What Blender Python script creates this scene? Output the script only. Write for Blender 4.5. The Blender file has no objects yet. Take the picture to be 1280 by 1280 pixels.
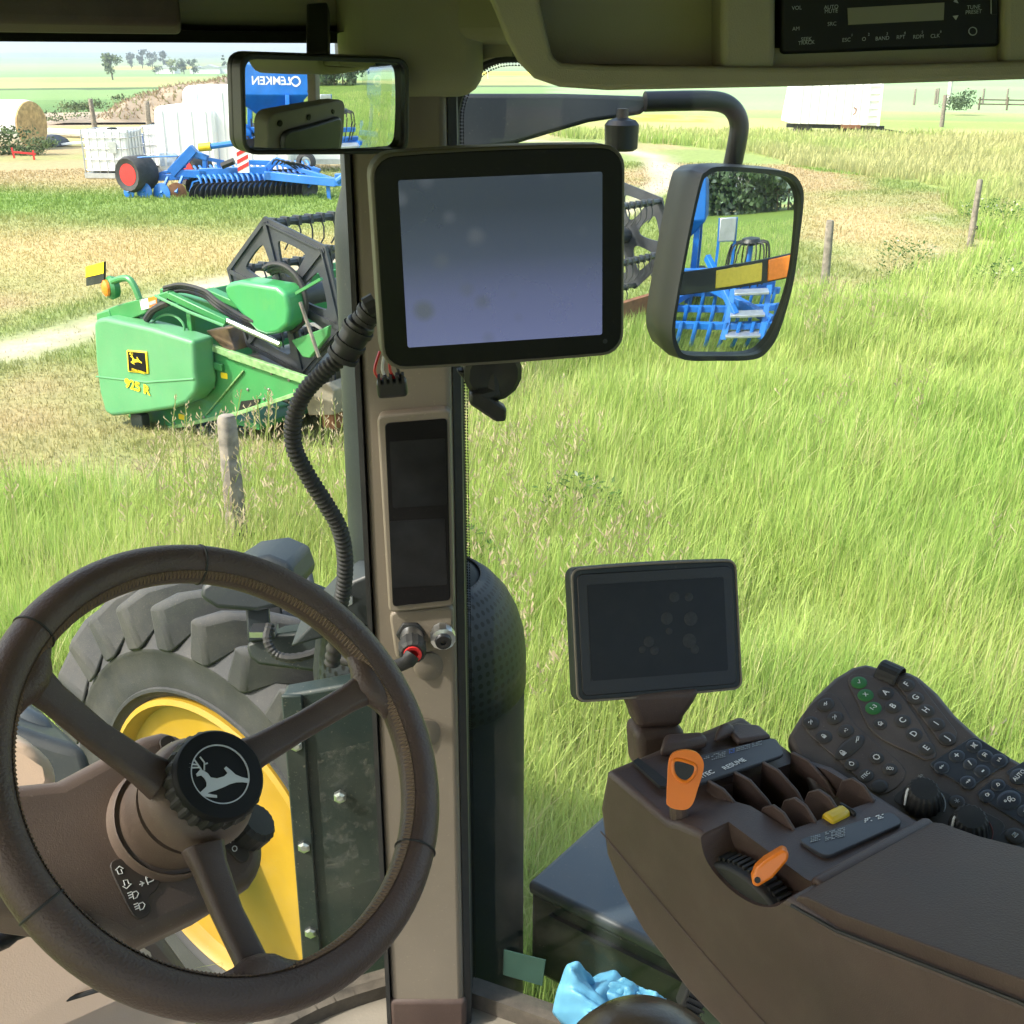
import bpy, bmesh, math, random
import numpy as np
from mathutils import Vector, Matrix
random.seed(7); rng = np.random.default_rng(7)
C = bpy.context.scene.collection
R_ = math.radians
# ------------------------------------------------------------------ survey: the eye point the place was measured from
PITCH, FPX, EYE = R_(21.3), 1475.0, 2.85
cp, sp = math.cos(PITCH), math.sin(PITCH)
CAM = np.array([0, 0, EYE])
def ray(px, py): 
    a, b = (px-640)/FPX, (py-640)/FPX
    return np.array([a, cp-b*sp, -(b*cp+sp)])
def P(px, py, z): return CAM + z*ray(px, py)
def G(px, py, h=0.0):
    d = ray(px, py); return CAM + d*((h-EYE)/d[2])
def nrm(v): v = np.array(v, float); return v/np.linalg.norm(v)
class Fr:
    """a right handed local frame: origin and three axes"""
    def __init__(s, o, x, y, z): s.o = np.array(o, float); s.M = np.array([nrm(x), nrm(y), nrm(z)])
    def w(s, l): return s.o + np.asarray(l, float) @ s.M
    def on(s, px, py, ax, val):
        d = s.M @ ray(px, py); o = s.M @ (CAM - s.o); return o + (val-o[ax])/d[ax]*d
    def mat(s):
        m = Matrix.Identity(4)
        for i in range(3):
            for j in range(3): m[j][i] = s.M[i][j]
            m[i][3] = s.o[i]
        return m
def facing(o, az, el, roll=0.0):
    """frame whose z axis looks back at azimuth az (0 = towards the eye side, + = to the right), elevation el"""
    az, el = R_(az), R_(el)
    z = np.array([math.cos(el)*math.sin(az), -math.cos(el)*math.cos(az), math.sin(el)])
    x = nrm(np.cross([0, 0, 1.], z)); y = np.cross(z, x); r = R_(roll)
    return Fr(o, math.cos(r)*x+math.sin(r)*y, -math.sin(r)*x+math.cos(r)*y, z)
def up_frame(o, ang):
    """upright frame, x axis turned ang degrees from world X"""
    a = R_(ang); return Fr(o, (math.cos(a), math.sin(a), 0), (-math.sin(a), math.cos(a), 0), (0, 0, 1))
WORLD = Fr((0, 0, 0), (1, 0, 0), (0, 1, 0), (0, 0, 1))
# ------------------------------------------------------------------ materials
MATS = {}
def srgb(r, g, b): return tuple(((c/255)/12.92 if c/255 <= .04045 else ((c/255+.055)/1.055)**2.4) for c in (r, g, b))
def mat(name, col, rough=.5, metal=0., var=.12, scale=8., bump=0., bscale=60., spec=.5, dust=0., coat=0.):
    if name in MATS: return MATS[name]
    m = bpy.data.materials.new(name); m.use_nodes = True; MATS[name] = m
    nt = m.node_tree; N = nt.nodes; L = nt.links; b = N['Principled BSDF']
    b.inputs['Roughness'].default_value = rough; b.inputs['Metallic'].default_value = metal
    b.inputs['Specular IOR Level'].default_value = spec; b.inputs['Coat Weight'].default_value = coat
    tc = N.new('ShaderNodeTexCoord'); no = N.new('ShaderNodeTexNoise'); no.inputs['Scale'].default_value = scale; no.inputs['Detail'].default_value = 6
    L.new(tc.outputs['Object'], no.inputs['Vector'])
    ra = N.new('ShaderNodeValToRGB'); ra.color_ramp.elements[0].position = .3; ra.color_ramp.elements[1].position = .72
    ra.color_ramp.elements[0].color = (*[max(0, c*(1-var)) for c in col], 1); ra.color_ramp.elements[1].color = (*[min(1, c*(1+var)) for c in col], 1)
    L.new(no.outputs['Fac'], ra.inputs['Fac']); out = ra.outputs['Color']
    if dust > 0:
        n2 = N.new('ShaderNodeTexNoise'); n2.inputs['Scale'].default_value = scale*.45; n2.inputs['Detail'].default_value = 9; n2.inputs['Roughness'].default_value = .7
        L.new(tc.outputs['Object'], n2.inputs['Vector'])
        r2 = N.new('ShaderNodeValToRGB'); r2.color_ramp.elements[0].position = .45; r2.color_ramp.elements[1].position = .8
        r2.color_ramp.elements[0].color = (0, 0, 0, 1); r2.color_ramp.elements[1].color = (dust, dust, dust, 1)
        L.new(n2.outputs['Fac'], r2.inputs['Fac'])
        mx = N.new('ShaderNodeMix'); mx.data_type = 'RGBA'; L.new(r2.outputs['Color'], mx.inputs[0]); L.new(out, mx.inputs[6]); mx.inputs[7].default_value = (.33, .28, .21, 1)
        out = mx.outputs[2]
    if dust > 0:
        n4 = N.new('ShaderNodeTexNoise'); n4.inputs['Scale'].default_value = scale*38; n4.inputs['Detail'].default_value = 2; L.new(tc.outputs['Object'], n4.inputs['Vector'])
        r4 = N.new('ShaderNodeMapRange'); r4.inputs[1].default_value = .66; r4.inputs[2].default_value = .78; r4.inputs[3].default_value = 0; r4.inputs[4].default_value = min(.5, dust*3); L.new(n4.outputs['Fac'], r4.inputs[0])
        m4 = N.new('ShaderNodeMix'); m4.data_type = 'RGBA'; L.new(r4.outputs[0], m4.inputs[0]); L.new(out, m4.inputs[6]); m4.inputs[7].default_value = (.30, .26, .20, 1); out = m4.outputs[2]
    L.new(out, b.inputs['Base Color'])
    rr = N.new('ShaderNodeMapRange'); rr.inputs[3].default_value = max(.02, rough-.08); rr.inputs[4].default_value = min(1, rough+.1)
    L.new(no.outputs['Fac'], rr.inputs[0]); L.new(rr.outputs[0], b.inputs['Roughness'])
    if bump > 0:
        n3 = N.new('ShaderNodeTexNoise'); n3.inputs['Scale'].default_value = bscale; n3.inputs['Detail'].default_value = 4
        L.new(tc.outputs['Object'], n3.inputs['Vector'])
        bp = N.new('ShaderNodeBump'); bp.inputs['Strength'].default_value = bump; bp.inputs['Distance'].default_value = .002
        L.new(n3.outputs['Fac'], bp.inputs['Height']); L.new(bp.outputs['Normal'], b.inputs['Normal'])
    return m
def emis(name, col, strength):
    m = mat(name, (.01, .01, .012), .25); b = m.node_tree.nodes['Principled BSDF']
    b.inputs['Emission Color'].default_value = (*col, 1); b.inputs['Emission Strength'].default_value = strength; return m
M_ = {}
M_['brown'] = mat('brown_plastic', (.068, .042, .035), .5, var=.12, scale=25, bump=.25, bscale=900, dust=.10)
M_['brownshroud'] = mat('column_brown_plastic', (.105, .070, .055), .52, var=.12, scale=9, bump=.25, bscale=900, dust=.10)
M_['padleather'] = mat('armrest_leather', (.075, .050, .042), .55, var=.15, scale=14, bump=.35, bscale=500, spec=.28, dust=.05)
M_['leather'] = mat('brown_leather', (.080, .050, .041), .46, var=.15, scale=14, bump=.5, bscale=420, spec=.5)
M_['brownlight'] = mat('brown_worn_plastic', (.125, .084, .064), .5, var=.15, scale=10, bump=.2, bscale=700, dust=.12)
M_['tan'] = mat('tan_plastic', (.175, .145, .112), .55, var=.10, scale=5, bump=.15, bscale=800, dust=.16)
M_['tanpad'] = mat('beige_dash_plastic', (.50, .37, .28), .6, var=.05, scale=5, bump=.15, bscale=600)
M_['liner'] = mat('headliner_fabric', (.30, .262, .195), .9, var=.06, scale=12, bump=.3, bscale=900)
M_['black'] = mat('black_plastic', (.012, .012, .013), .42, var=.2, scale=20, bump=.1, bscale=500)
M_['gloss'] = mat('black_gloss', (.006, .006, .007), .3, var=.2, scale=6, dust=.01, spec=.15)
M_['rubber'] = mat('black_rubber', (.016, .016, .016), .62, var=.2, scale=30, dust=.06)
M_['decal'] = mat('dark_blue_decal', (.025, .030, .040), .38, var=.15, scale=20, dust=.10)
M_['orange'] = mat('orange_plastic', (.80, .20, .015), .35, var=.08, scale=20)
M_['yellow'] = mat('yellow_plastic', (.72, .48, .02), .4, var=.08)
M_['white'] = mat('white_print', (.72, .72, .70), .6, var=.1, scale=80)
M_['greyprint'] = mat('grey_print', (.30, .32, .33), .6, var=.2, scale=90)
M_['greyprint2'] = mat('light_grey_emblem', (.52, .54, .56), .5, var=.08)
M_['black2'] = mat('matt_black_cap', (.010, .010, .011), .5, var=.2, scale=20, spec=.2)
M_['mattblack'] = mat('matt_black_seal', (.008, .008, .008), 1.0, var=.1, spec=.0)
M_['bodyblack'] = mat('sooty_black_steel', (.009, .012, .013), .6, var=.3, scale=7, dust=.03, spec=.15)
M_['patchgreen'] = mat('dull_green_patch', (.022, .055, .042), .4, var=.15, scale=20)
M_['dirtyseal'] = mat('dirty_window_seal', (.075, .062, .048), .85, var=.4, scale=25, bump=.3, bscale=120, dust=.3)
M_['silver'] = mat('silver_metal', (.62, .63, .65), .3, metal=1., var=.12)
M_['keygreen'] = mat('green_key', (.028, .15, .035), .5, var=.15, scale=60)
M_['key'] = mat('dark_key', (.036, .031, .027), .55, var=.15, scale=60, dust=.08)
M_['dark'] = mat('dark_steel_paint', (.017, .022, .025), .45, var=.25, scale=6, dust=.05, spec=.35, bump=.05, bscale=200)
M_['darkgreen'] = mat('dark_green_paint', (.010, .019, .018), .5, var=.35, scale=5, dust=.16, spec=.35)
M_['tyre'] = mat('tyre_rubber', (.032, .033, .035), .75, var=.25, scale=9, bump=.4, bscale=60, dust=.15)
M_['rim'] = mat('yellow_rim_paint', (.36, .215, .014), .4, var=.14, scale=5, dust=.22, coat=.15)
M_['jd'] = mat('header_green_paint', (.036, .22, .062), .4, var=.14, scale=3, dust=.16, coat=.1)
M_['jdfade'] = mat('faded_green_plastic', (.085, .285, .12), .48, var=.10, scale=2.5, dust=.16)
M_['reel'] = mat('grey_reel_steel', (.034, .040, .048), .5, var=.2, scale=6, dust=.12)
M_['steel'] = mat('worn_steel', (.25, .24, .22), .45, metal=.6, var=.3, scale=9, dust=.2)
M_['rust'] = mat('rusty_steel', (.20, .085, .04), .8, var=.35, scale=10, bump=.3, bscale=40)
M_['blue'] = mat('blue_paint', (.012, .15, .52), .4, var=.15, scale=3, coat=.1, dust=.12)
M_['disc'] = mat('dark_disc_steel', (.07, .07, .075), .35, metal=.5, var=.35, scale=12, dust=.1)
M_['red'] = mat('red_rim_paint', (.60, .03, .03), .4, var=.1)
M_['poly'] = mat('white_poly_tank', (.80, .81, .80), .45, var=.03, scale=3)
M_['cage'] = mat('galvanised_cage', (.50, .52, .54), .4, metal=.7, var=.1)
M_['wood'] = mat('weathered_wood', (.20, .172, .138), .85, var=.45, scale=16, bump=.6, bscale=40)
M_['wrap'] = mat('white_bale_wrap', (.78, .78, .77), .5, var=.06, scale=6, bump=.2, bscale=20)
M_['straw'] = mat('straw', (.50, .33, .15), .9, var=.35, scale=9, bump=.4, bscale=30)
M_['soil'] = mat('dry_soil', (.25, .195, .14), .95, var=.35, scale=1.2, bump=.8, bscale=6)
M_['trailer'] = mat('white_trailer_panel', (.80, .80, .78), .45, var=.04, scale=2)
M_['concrete'] = mat('grey_concrete', (.48, .46, .42), .9, var=.15, scale=4)
M_['bark'] = mat('bark', (.11, .085, .06), .9, var=.3, scale=8)
M_['ltblue'] = mat('blue_nitrile', (.11, .33, .50), .45, var=.06, scale=30)
M_['mat_floor'] = mat('beige_floor_mat', (.21, .185, .15), .8, var=.22, scale=9, bump=.3, bscale=200, dust=.35)
M_['amber'] = mat('amber_lens', (.85, .22, .02), .2, var=.1, scale=60)
M_['yellowref'] = mat('yellow_reflector', (.70, .52, .05), .3, var=.08, scale=60)
M_['logo_yellow'] = mat('yellow_decal', (.85, .62, .02), .4, var=.05)
M_['brownseat'] = mat('brown_seat_vinyl', (.085, .060, .036), .28, var=.1, scale=10, bump=.15, bscale=300)
M_['greypipe'] = mat('blue_grey_paint_sky_tint', (.040, .052, .062), .45, var=.12, scale=5, dust=.08)
M_['fur'] = mat('leaf_far_blue_green', (.055, .085, .055), .8, var=.3, scale=2)
def mirror_mat():
    m = bpy.data.materials.new('mirror_silver'); m.use_nodes = True; b = m.node_tree.nodes['Principled BSDF']
    b.inputs['Base Color'].default_value = (.78, .82, .83, 1); b.inputs['Metallic'].default_value = 1; b.inputs['Roughness'].default_value = .015
    return m
M_['mirror'] = mirror_mat()
def glass_mat(name, dirt, tint=(.94, .97, .95), dscale=6., lo=.48, hi=.85):
    m = bpy.data.materials.new(name); m.use_nodes = True; nt = m.node_tree; N = nt.nodes; L = nt.links; N.clear()
    o = N.new('ShaderNodeOutputMaterial'); t = N.new('ShaderNodeBsdfTransparent'); t.inputs[0].default_value = (*tint, 1)
    g = N.new('ShaderNodeBsdfGlossy'); g.inputs['Roughness'].default_value = .02; g.inputs[0].default_value = (.9, .9, .9, 1)
    lw = N.new('ShaderNodeLayerWeight'); lw.inputs[0].default_value = .5
    pw_ = N.new('ShaderNodeMath'); pw_.operation = 'POWER'; pw_.inputs[1].default_value = 4.5; L.new(lw.outputs['Facing'], pw_.inputs[0])
    fr = N.new('ShaderNodeMath'); fr.operation = 'MULTIPLY_ADD'; fr.inputs[1].default_value = .6; fr.inputs[2].default_value = .018; L.new(pw_.outputs[0], fr.inputs[0])
    m1 = N.new('ShaderNodeMixShader'); L.new(fr.outputs[0], m1.inputs[0]); L.new(t.outputs[0], m1.inputs[1]); L.new(g.outputs[0], m1.inputs[2])
    d = N.new('ShaderNodeBsdfDiffuse'); d.inputs[0].default_value = (.45, .42, .36, 1)
    tc = N.new('ShaderNodeTexCoord'); no = N.new('ShaderNodeTexNoise'); no.inputs['Scale'].default_value = dscale; no.inputs['Detail'].default_value = 10; no.inputs['Roughness'].default_value = .72
    L.new(tc.outputs['Object'], no.inputs[0]); mr = N.new('ShaderNodeMapRange'); mr.inputs[1].default_value = lo; mr.inputs[2].default_value = hi; mr.inputs[3].default_value = 0; mr.inputs[4].default_value = dirt
    L.new(no.outputs['Fac'], mr.inputs[0]); m2 = N.new('ShaderNodeMixShader'); L.new(mr.outputs[0], m2.inputs[0]); L.new(m1.outputs[0], m2.inputs[1]); L.new(d.outputs[0], m2.inputs[2])
    L.new(m2.outputs[0], o.inputs[0]); return m
M_['glass'] = glass_mat('window_glass', .06)
M_['smudge'] = glass_mat('smudged_glass', .6, dscale=30, lo=.5, hi=.7)
M_['greenfilm'] = glass_mat('green_film', .2, tint=(.16, .36, .27))
def mirror_frame(o, R, px, py, target, roll=0.):
    """how the convex mirror at o has to hang so that target shows at the measured spot of its glass"""
    n = nrm(nrm(CAM-o)+nrm(target-o))
    for _ in range(12):
        x = nrm(np.cross((0, 0, 1), n)); y = np.cross(n, x); fr = Fr(o, x, y, n); l = fr.on(px, py, 2, 0); p = fr.w(l)
        b = nrm(nrm(CAM-p)+nrm(target-p)); n = nrm(b-(l[0]*x+l[1]*y)/R)
    r = R_(roll); return Fr(o, math.cos(r)*x+math.sin(r)*y, -math.sin(r)*x+math.cos(r)*y, n)
# ------------------------------------------------------------------ mesh building
class MB:
    def __init__(s): s.v = []; s.f = []
    def add(s, v, f):
        n = len(s.v); s.v += [tuple(float(c) for c in p) for p in v]; s.f += [tuple(i+n for i in q) for q in f]; return s
    def prism(s, poly, lo, hi, ax=2):
        """polygon in the two other axes, extruded along ax from lo to hi"""
        n = len(poly)
        def pt(a, b, c): return {2: (a, b, c), 1: (a, c, b), 0: (c, a, b)}[ax]
        v = [pt(a, b, lo) for a, b in poly] + [pt(a, b, hi) for a, b in poly]
        f = [tuple(range(n-1, -1, -1)), tuple(range(n, 2*n))] + [(i, (i+1) % n, n+(i+1) % n, n+i) for i in range(n)]
        return s.add(v, f)
    def box(s, c, d, rot=None):
        q = [np.array([x*d[0]/2, y*d[1]/2, z*d[2]/2]) for z in (-1, 1) for y in (-1, 1) for x in (-1, 1)]
        if rot is not None: q = [np.array(rot @ Vector(p)) for p in q]
        return s.add([p+np.array(c) for p in q], [(0, 2, 3, 1), (4, 5, 7, 6), (0, 1, 5, 4), (2, 6, 7, 3), (0, 4, 6, 2), (1, 3, 7, 5)])
    def bar(s, a, b, w, h, upv=(0, 0, 1)):
        """rectangular bar from a to b"""
        a, b = np.array(a, float), np.array(b, float); d = nrm(b-a); upv = np.array(upv, float)
        if abs(d @ nrm(upv)) > .98: upv = np.array([1., 0, 0])
        x = nrm(np.cross(d, upv)); y = np.cross(x, d); v = []
        for p in (a, b): v += [p-x*w/2-y*h/2, p+x*w/2-y*h/2, p+x*w/2+y*h/2, p-x*w/2+y*h/2]
        return s.add(v, [(3, 2, 1, 0), (4, 5, 6, 7), (0, 1, 5, 4), (1, 2, 6, 5), (2, 3, 7, 6), (3, 0, 4, 7)])
    def tube(s, pts, r, n=10, closed=False, caps=True):
        pts = [np.array(p, float) for p in pts]; m = len(pts); rs = r if hasattr(r, '__len__') else [r]*m
        ref = None; v = []
        for i, p in enumerate(pts):
            t = nrm((pts[(i+1) % m] if (closed or i < m-1) else p) - (pts[i-1] if (closed or i > 0) else p))
            if ref is None: ref = np.array([0, 0, 1.]) if abs(t[2]) < .9 else np.array([1., 0, 0])
            x = nrm(np.cross(t, ref)); y = np.cross(x, t); ref = y
            v += [p+rs[i]*(math.cos(2*math.pi*k/n)*x+math.sin(2*math.pi*k/n)*y) for k in range(n)]
        f = []
        for i in range(m if closed else m-1):
            j = (i+1) % m; f += [(i*n+k, i*n+(k+1) % n, j*n+(k+1) % n, j*n+k) for k in range(n)]
        if caps and not closed: f += [tuple(range(n-1, -1, -1)), tuple(range((m-1)*n, m*n))]
        return s.add(v, f)
    def lathe(s, prof, c=(0, 0, 0), ax=(0, 0, 1), n=32, gear=None):
        """profile [(radius, height)] turned about axis ax at c"""
        z = nrm(ax); x = nrm(np.cross(z, (0, 1, 0) if abs(z[1]) < .9 else (1, 0, 0))); y = np.cross(z, x); c = np.array(c, float); v = []; f = []
        for r, h in prof:
            for k in range(n):
                rr = r*(gear(k) if gear else 1); a = 2*math.pi*k/n
                v.append(c+h*z+rr*(math.cos(a)*x+math.sin(a)*y))
        for i in range(len(prof)-1): f += [(i*n+k, i*n+(k+1) % n, (i+1)*n+(k+1) % n, (i+1)*n+k) for k in range(n)]
        if len(prof) >= 4 and prof[0][0] > 1e-6 and abs(prof[0][0]-prof[-1][0]) < 1e-6: return s.add(v, f)
        if prof[0][0] > 1e-6: f.append(tuple(range(n-1, -1, -1)))
        if prof[-1][0] > 1e-6: f.append(tuple(range((len(prof)-1)*n, len(prof)*n)))
        return s.add(v, f)
    def grid(s, fn, nu, nv):
        v = [fn(i/nu, j/nv) for i in range(nu+1) for j in range(nv+1)]; w = nv+1
        return s.add(v, [(i*w+j, (i+1)*w+j, (i+1)*w+j+1, i*w+j+1) for i in range(nu) for j in range(nv)])
    def build(s, name, m, parent=None, bevel=0., seg=2, smooth=35., sub=0, frame=None, solid=0., fix=True):
        me = bpy.data.meshes.new(name); me.from_pydata(s.v, [], s.f)
        if fix:
            bm = bmesh.new(); bm.from_mesh(me); bmesh.ops.remove_doubles(bm, verts=bm.verts, dist=1e-6); bmesh.ops.recalc_face_normals(bm, faces=bm.faces); bm.to_mesh(me); bm.free()
        me.materials.append(m if not isinstance(m, str) else M_[m])
        if smooth:
            me.polygons.foreach_set('use_smooth', [True]*len(me.polygons)); 
            if smooth < 180: me.set_sharp_from_angle(angle=R_(smooth))
        o = bpy.data.objects.new(name, me); C.objects.link(o)
        if parent is not None: o.parent = parent
        elif frame is not None: o.matrix_world = frame.mat()
        if solid: md = o.modifiers.new('Solidify', 'SOLIDIFY'); md.thickness = solid; md.offset = 0
        if bevel:
            md = o.modifiers.new('Bevel', 'BEVEL'); md.width = bevel; md.segments = seg; md.limit_method = 'ANGLE'; md.angle_limit = R_(30); md.harden_normals = False
            me.polygons.foreach_set('use_smooth', [True]*len(me.polygons))
        if sub: md = o.modifiers.new('Subsurf', 'SUBSURF'); md.levels = sub; md.render_levels = sub
        return o
def tag(o, label=None, cat=None, group=None, kind=None):
    if label: o['label'] = label
    if cat: o['category'] = cat
    if group: o['group'] = group
    if kind: o['kind'] = kind
    return o
def thing(name, label, cat, frame=WORLD, group=None):
    o = bpy.data.objects.new(name, None); C.objects.link(o); o.matrix_world = frame.mat(); o.empty_display_size = .05
    return tag(o, label, cat, group)
def copy_tree(o, parent=None):
    c = o.copy(); C.objects.link(c)
    if parent is not None: c.parent = parent
    for ch in list(o.children): copy_tree(ch, c)
    return c
def cut(o, mb, parent=None):
    """carve the closed shape mb out of o, for good"""
    t = mb.build('cutter', 'black', parent if parent is not None else o.parent, smooth=0)
    md = o.modifiers.new('Cut', 'BOOLEAN'); md.object = t; md.operation = 'DIFFERENCE'; md.solver = 'EXACT'
    bpy.context.view_layer.update(); dg = bpy.context.evaluated_depsgraph_get()
    me = bpy.data.meshes.new_from_object(o.evaluated_get(dg)); o.modifiers.clear(); o.data = me
    bpy.data.objects.remove(t); return o
def rrect(w, h, r, n=5, cx=0, cy=0):
    pts = []
    for sx, sy, a0 in ((1, 1, 0), (-1, 1, 90), (-1, -1, 180), (1, -1, 270)):
        for k in range(n+1):
            a = R_(a0+90*k/n); pts.append((cx+sx*(w/2-r)+r*math.cos(a), cy+sy*(h/2-r)+r*math.sin(a)))
    return pts
def spline(pts, n=8, closed=False):
    """catmull-rom through pts"""
    pts = [np.array(p, float) for p in pts]; m = len(pts); out = []
    for i in range(m if closed else m-1):
        g = lambda k: pts[k % m] if closed else pts[min(max(k, 0), m-1)]
        a, b, c, d = g(i-1), g(i), g(i+1), g(i+2)
        for k in range(n):
            t = k/n; out.append(.5*((2*b)+(-a+c)*t+(2*a-5*b+4*c-d)*t*t+(-a+3*b-3*c+d)*t**3))
    if not closed: out.append(pts[-1])
    return out
TXT = {}
def text(s, size, m, parent, pos=(0, 0, 0), ex=(1, 0, 0), ey=(0, 1, 0), name='lettering', bold=0., sx=1., depth=.0):
    key = (s, bold)
    if key not in TXT:
        cu = bpy.data.curves.new('txt', 'FONT'); cu.body = s; cu.align_x = 'CENTER'; cu.align_y = 'CENTER'; cu.size = 1; cu.offset = bold; cu.resolution_u = 3
        o = bpy.data.objects.new('txt', cu); C.objects.link(o); bpy.context.view_layer.update()
        me = bpy.data.meshes.new_from_object(o.evaluated_get(bpy.context.evaluated_depsgraph_get()))
        TXT[key] = ([tuple(v.co) for v in me.vertices], [tuple(p.vertices) for p in me.polygons]); bpy.data.objects.remove(o)
    v, f = TXT[key]; ex, ey, pos = nrm(ex), nrm(ey), np.array(pos, float)
    mb = MB(); mb.add([pos+size*(sx*p[0]*ex+p[1]*ey) for p in v], f)
    return mb.build(name, m, parent, smooth=0, fix=False)
def deer(m, parent, w, pos, ex=(1, 0, 0), ey=(0, 1, 0), name='deer_emblem', th=.0008):
    body = [(548,384),(565,370),(578,376),(590,386),(598,402),(620,408),(648,403),(664,392),(655,374),(663,368),(678,384),(692,401),(714,413),(741,422),(742,438),(715,431),(690,429),(665,433),(640,441),(610,449),(588,453),(574,457),(592,463),(608,467),(607,476),(580,471),(553,464),(542,456),(560,444),(577,432),(580,418),(575,402),(566,391),(550,393)]
    ant = [[(572,376),(560,350),(548,326)],[(561,352),(530,346)],[(566,362),(526,360)],[(580,374),(586,346),(574,324)],[(586,352),(597,349)]]
    k = w/200.; ex, ey, pos = nrm(ex), nrm(ey), np.array(pos, float); ez = np.cross(ex, ey)
    t = lambda x, y, z=0: pos+k*(x-642)*ex-k*(y-400)*ey+z*ez
    mb = MB(); n = len(body)
    mb.add([t(*q) for q in body]+[t(*q, th) for q in body], [tuple(range(n)), tuple(range(n, 2*n))]+[(i, (i+1) % n, n+(i+1) % n, n+i) for i in range(n)])
    for a in ant: mb.tube([t(*q, th*.5) for q in a], k*3.0, 5)
    return mb.build(name, m, parent, smooth=0)
# ================================================================== THE LAND
def vnoise(x, y, s, seed=0):
    """smooth value noise, numpy"""
    x = np.asarray(x)/s; y = np.asarray(y)/s; xi = np.floor(x).astype(np.int64); yi = np.floor(y).astype(np.int64); fx = x-xi; fy = y-yi
    fx = fx*fx*(3-2*fx); fy = fy*fy*(3-2*fy)
    def hsh(i, j):
        n = (i*374761393 + j*668265263 + seed*1442695041) & 0xffffffff; n = ((n ^ (n >> 13))*1274126177) & 0xffffffff; return ((n ^ (n >> 16)) & 0xffff)/65535.
    return (hsh(xi, yi)*(1-fx)+hsh(xi+1, yi)*fx)*(1-fy)+(hsh(xi, yi+1)*(1-fx)+hsh(xi+1, yi+1)*fx)*fy
def fbm(x, y, s, seed=0, o=4): return sum(vnoise(x, y, s/2**k, seed+k)*.5**k for k in range(o))/sum(.5**k for k in range(o))
HR = [0, 40, 75, 150, 300, 600, 1000, 1600, 2500, 3500, 5200]; HH = [0, 0, -.3, -1.8, -3.6, -6, -7.5, -7, -3, 3.4, 6]
def height(x, y):
    r = np.hypot(x, y); und = (fbm(x, y, 260, 3)-.5)*2*np.clip((r-120)/600, 0, 1)*1.6 + (fbm(x, y, 1500, 9)-.5)*2*np.clip((r-900)/2500, 0, 1)*7
    return np.interp(r, HR, HH)+und
MOWN = [(-90, 5.8), (-9, 6.4), (-3.6, 7.0), (-2.7, 7.15), (-1.9, 7.5), (-1.2, 7.7), (-.7, 8.9), (-.2, 10.2), (.5, 11.6), (1.6, 12.6), (2.6, 12.7), (3.7, 13.6), (5.4, 16.0), (7.5, 18.8), (8.7, 23.5), (9.7, 26.5), (9.0, 29.7), (7.7, 32.7), (7.2, 36.1), (5.5, 40.7), (1.8, 45), (-2.7, 60), (-90, 60)]
def inside(x, y, poly):
    x = np.asarray(x, float); y = np.asarray(y, float); c = np.zeros(x.shape, bool); n = len(poly)
    for i in range(n):
        x1, y1 = poly[i]; x2, y2 = poly[(i+1) % n]
        if y1 == y2: continue
        c ^= ((y1 > y) != (y2 > y)) & (x < (x2-x1)*(y-y1)/(y2-y1)+x1)
    return c
TRACK = [tuple(G(*q)[:2]) for q in [(-260, 470), (-100, 452), (0, 440), (110, 412), (260, 358), (560, 305), (760, 268), (838, 228), (820, 196), (740, 180), (560, 168)]]
def dist_line(x, y, line):
    d = np.full(np.shape(x), 1e9)
    for (x1, y1), (x2, y2) in zip(line[:-1], line[1:]):
        t = np.clip(((x-x1)*(x2-x1)+(y-y1)*(y2-y1))/((x2-x1)**2+(y2-y1)**2), 0, 1); d = np.minimum(d, np.hypot(x-x1-t*(x2-x1), y-y1-t*(y2-y1)))
    return d
def mixc(a, b, t): t = np.clip(t, 0, 1)[:, None]; return a*(1-t)+np.array(b)*t
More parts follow.
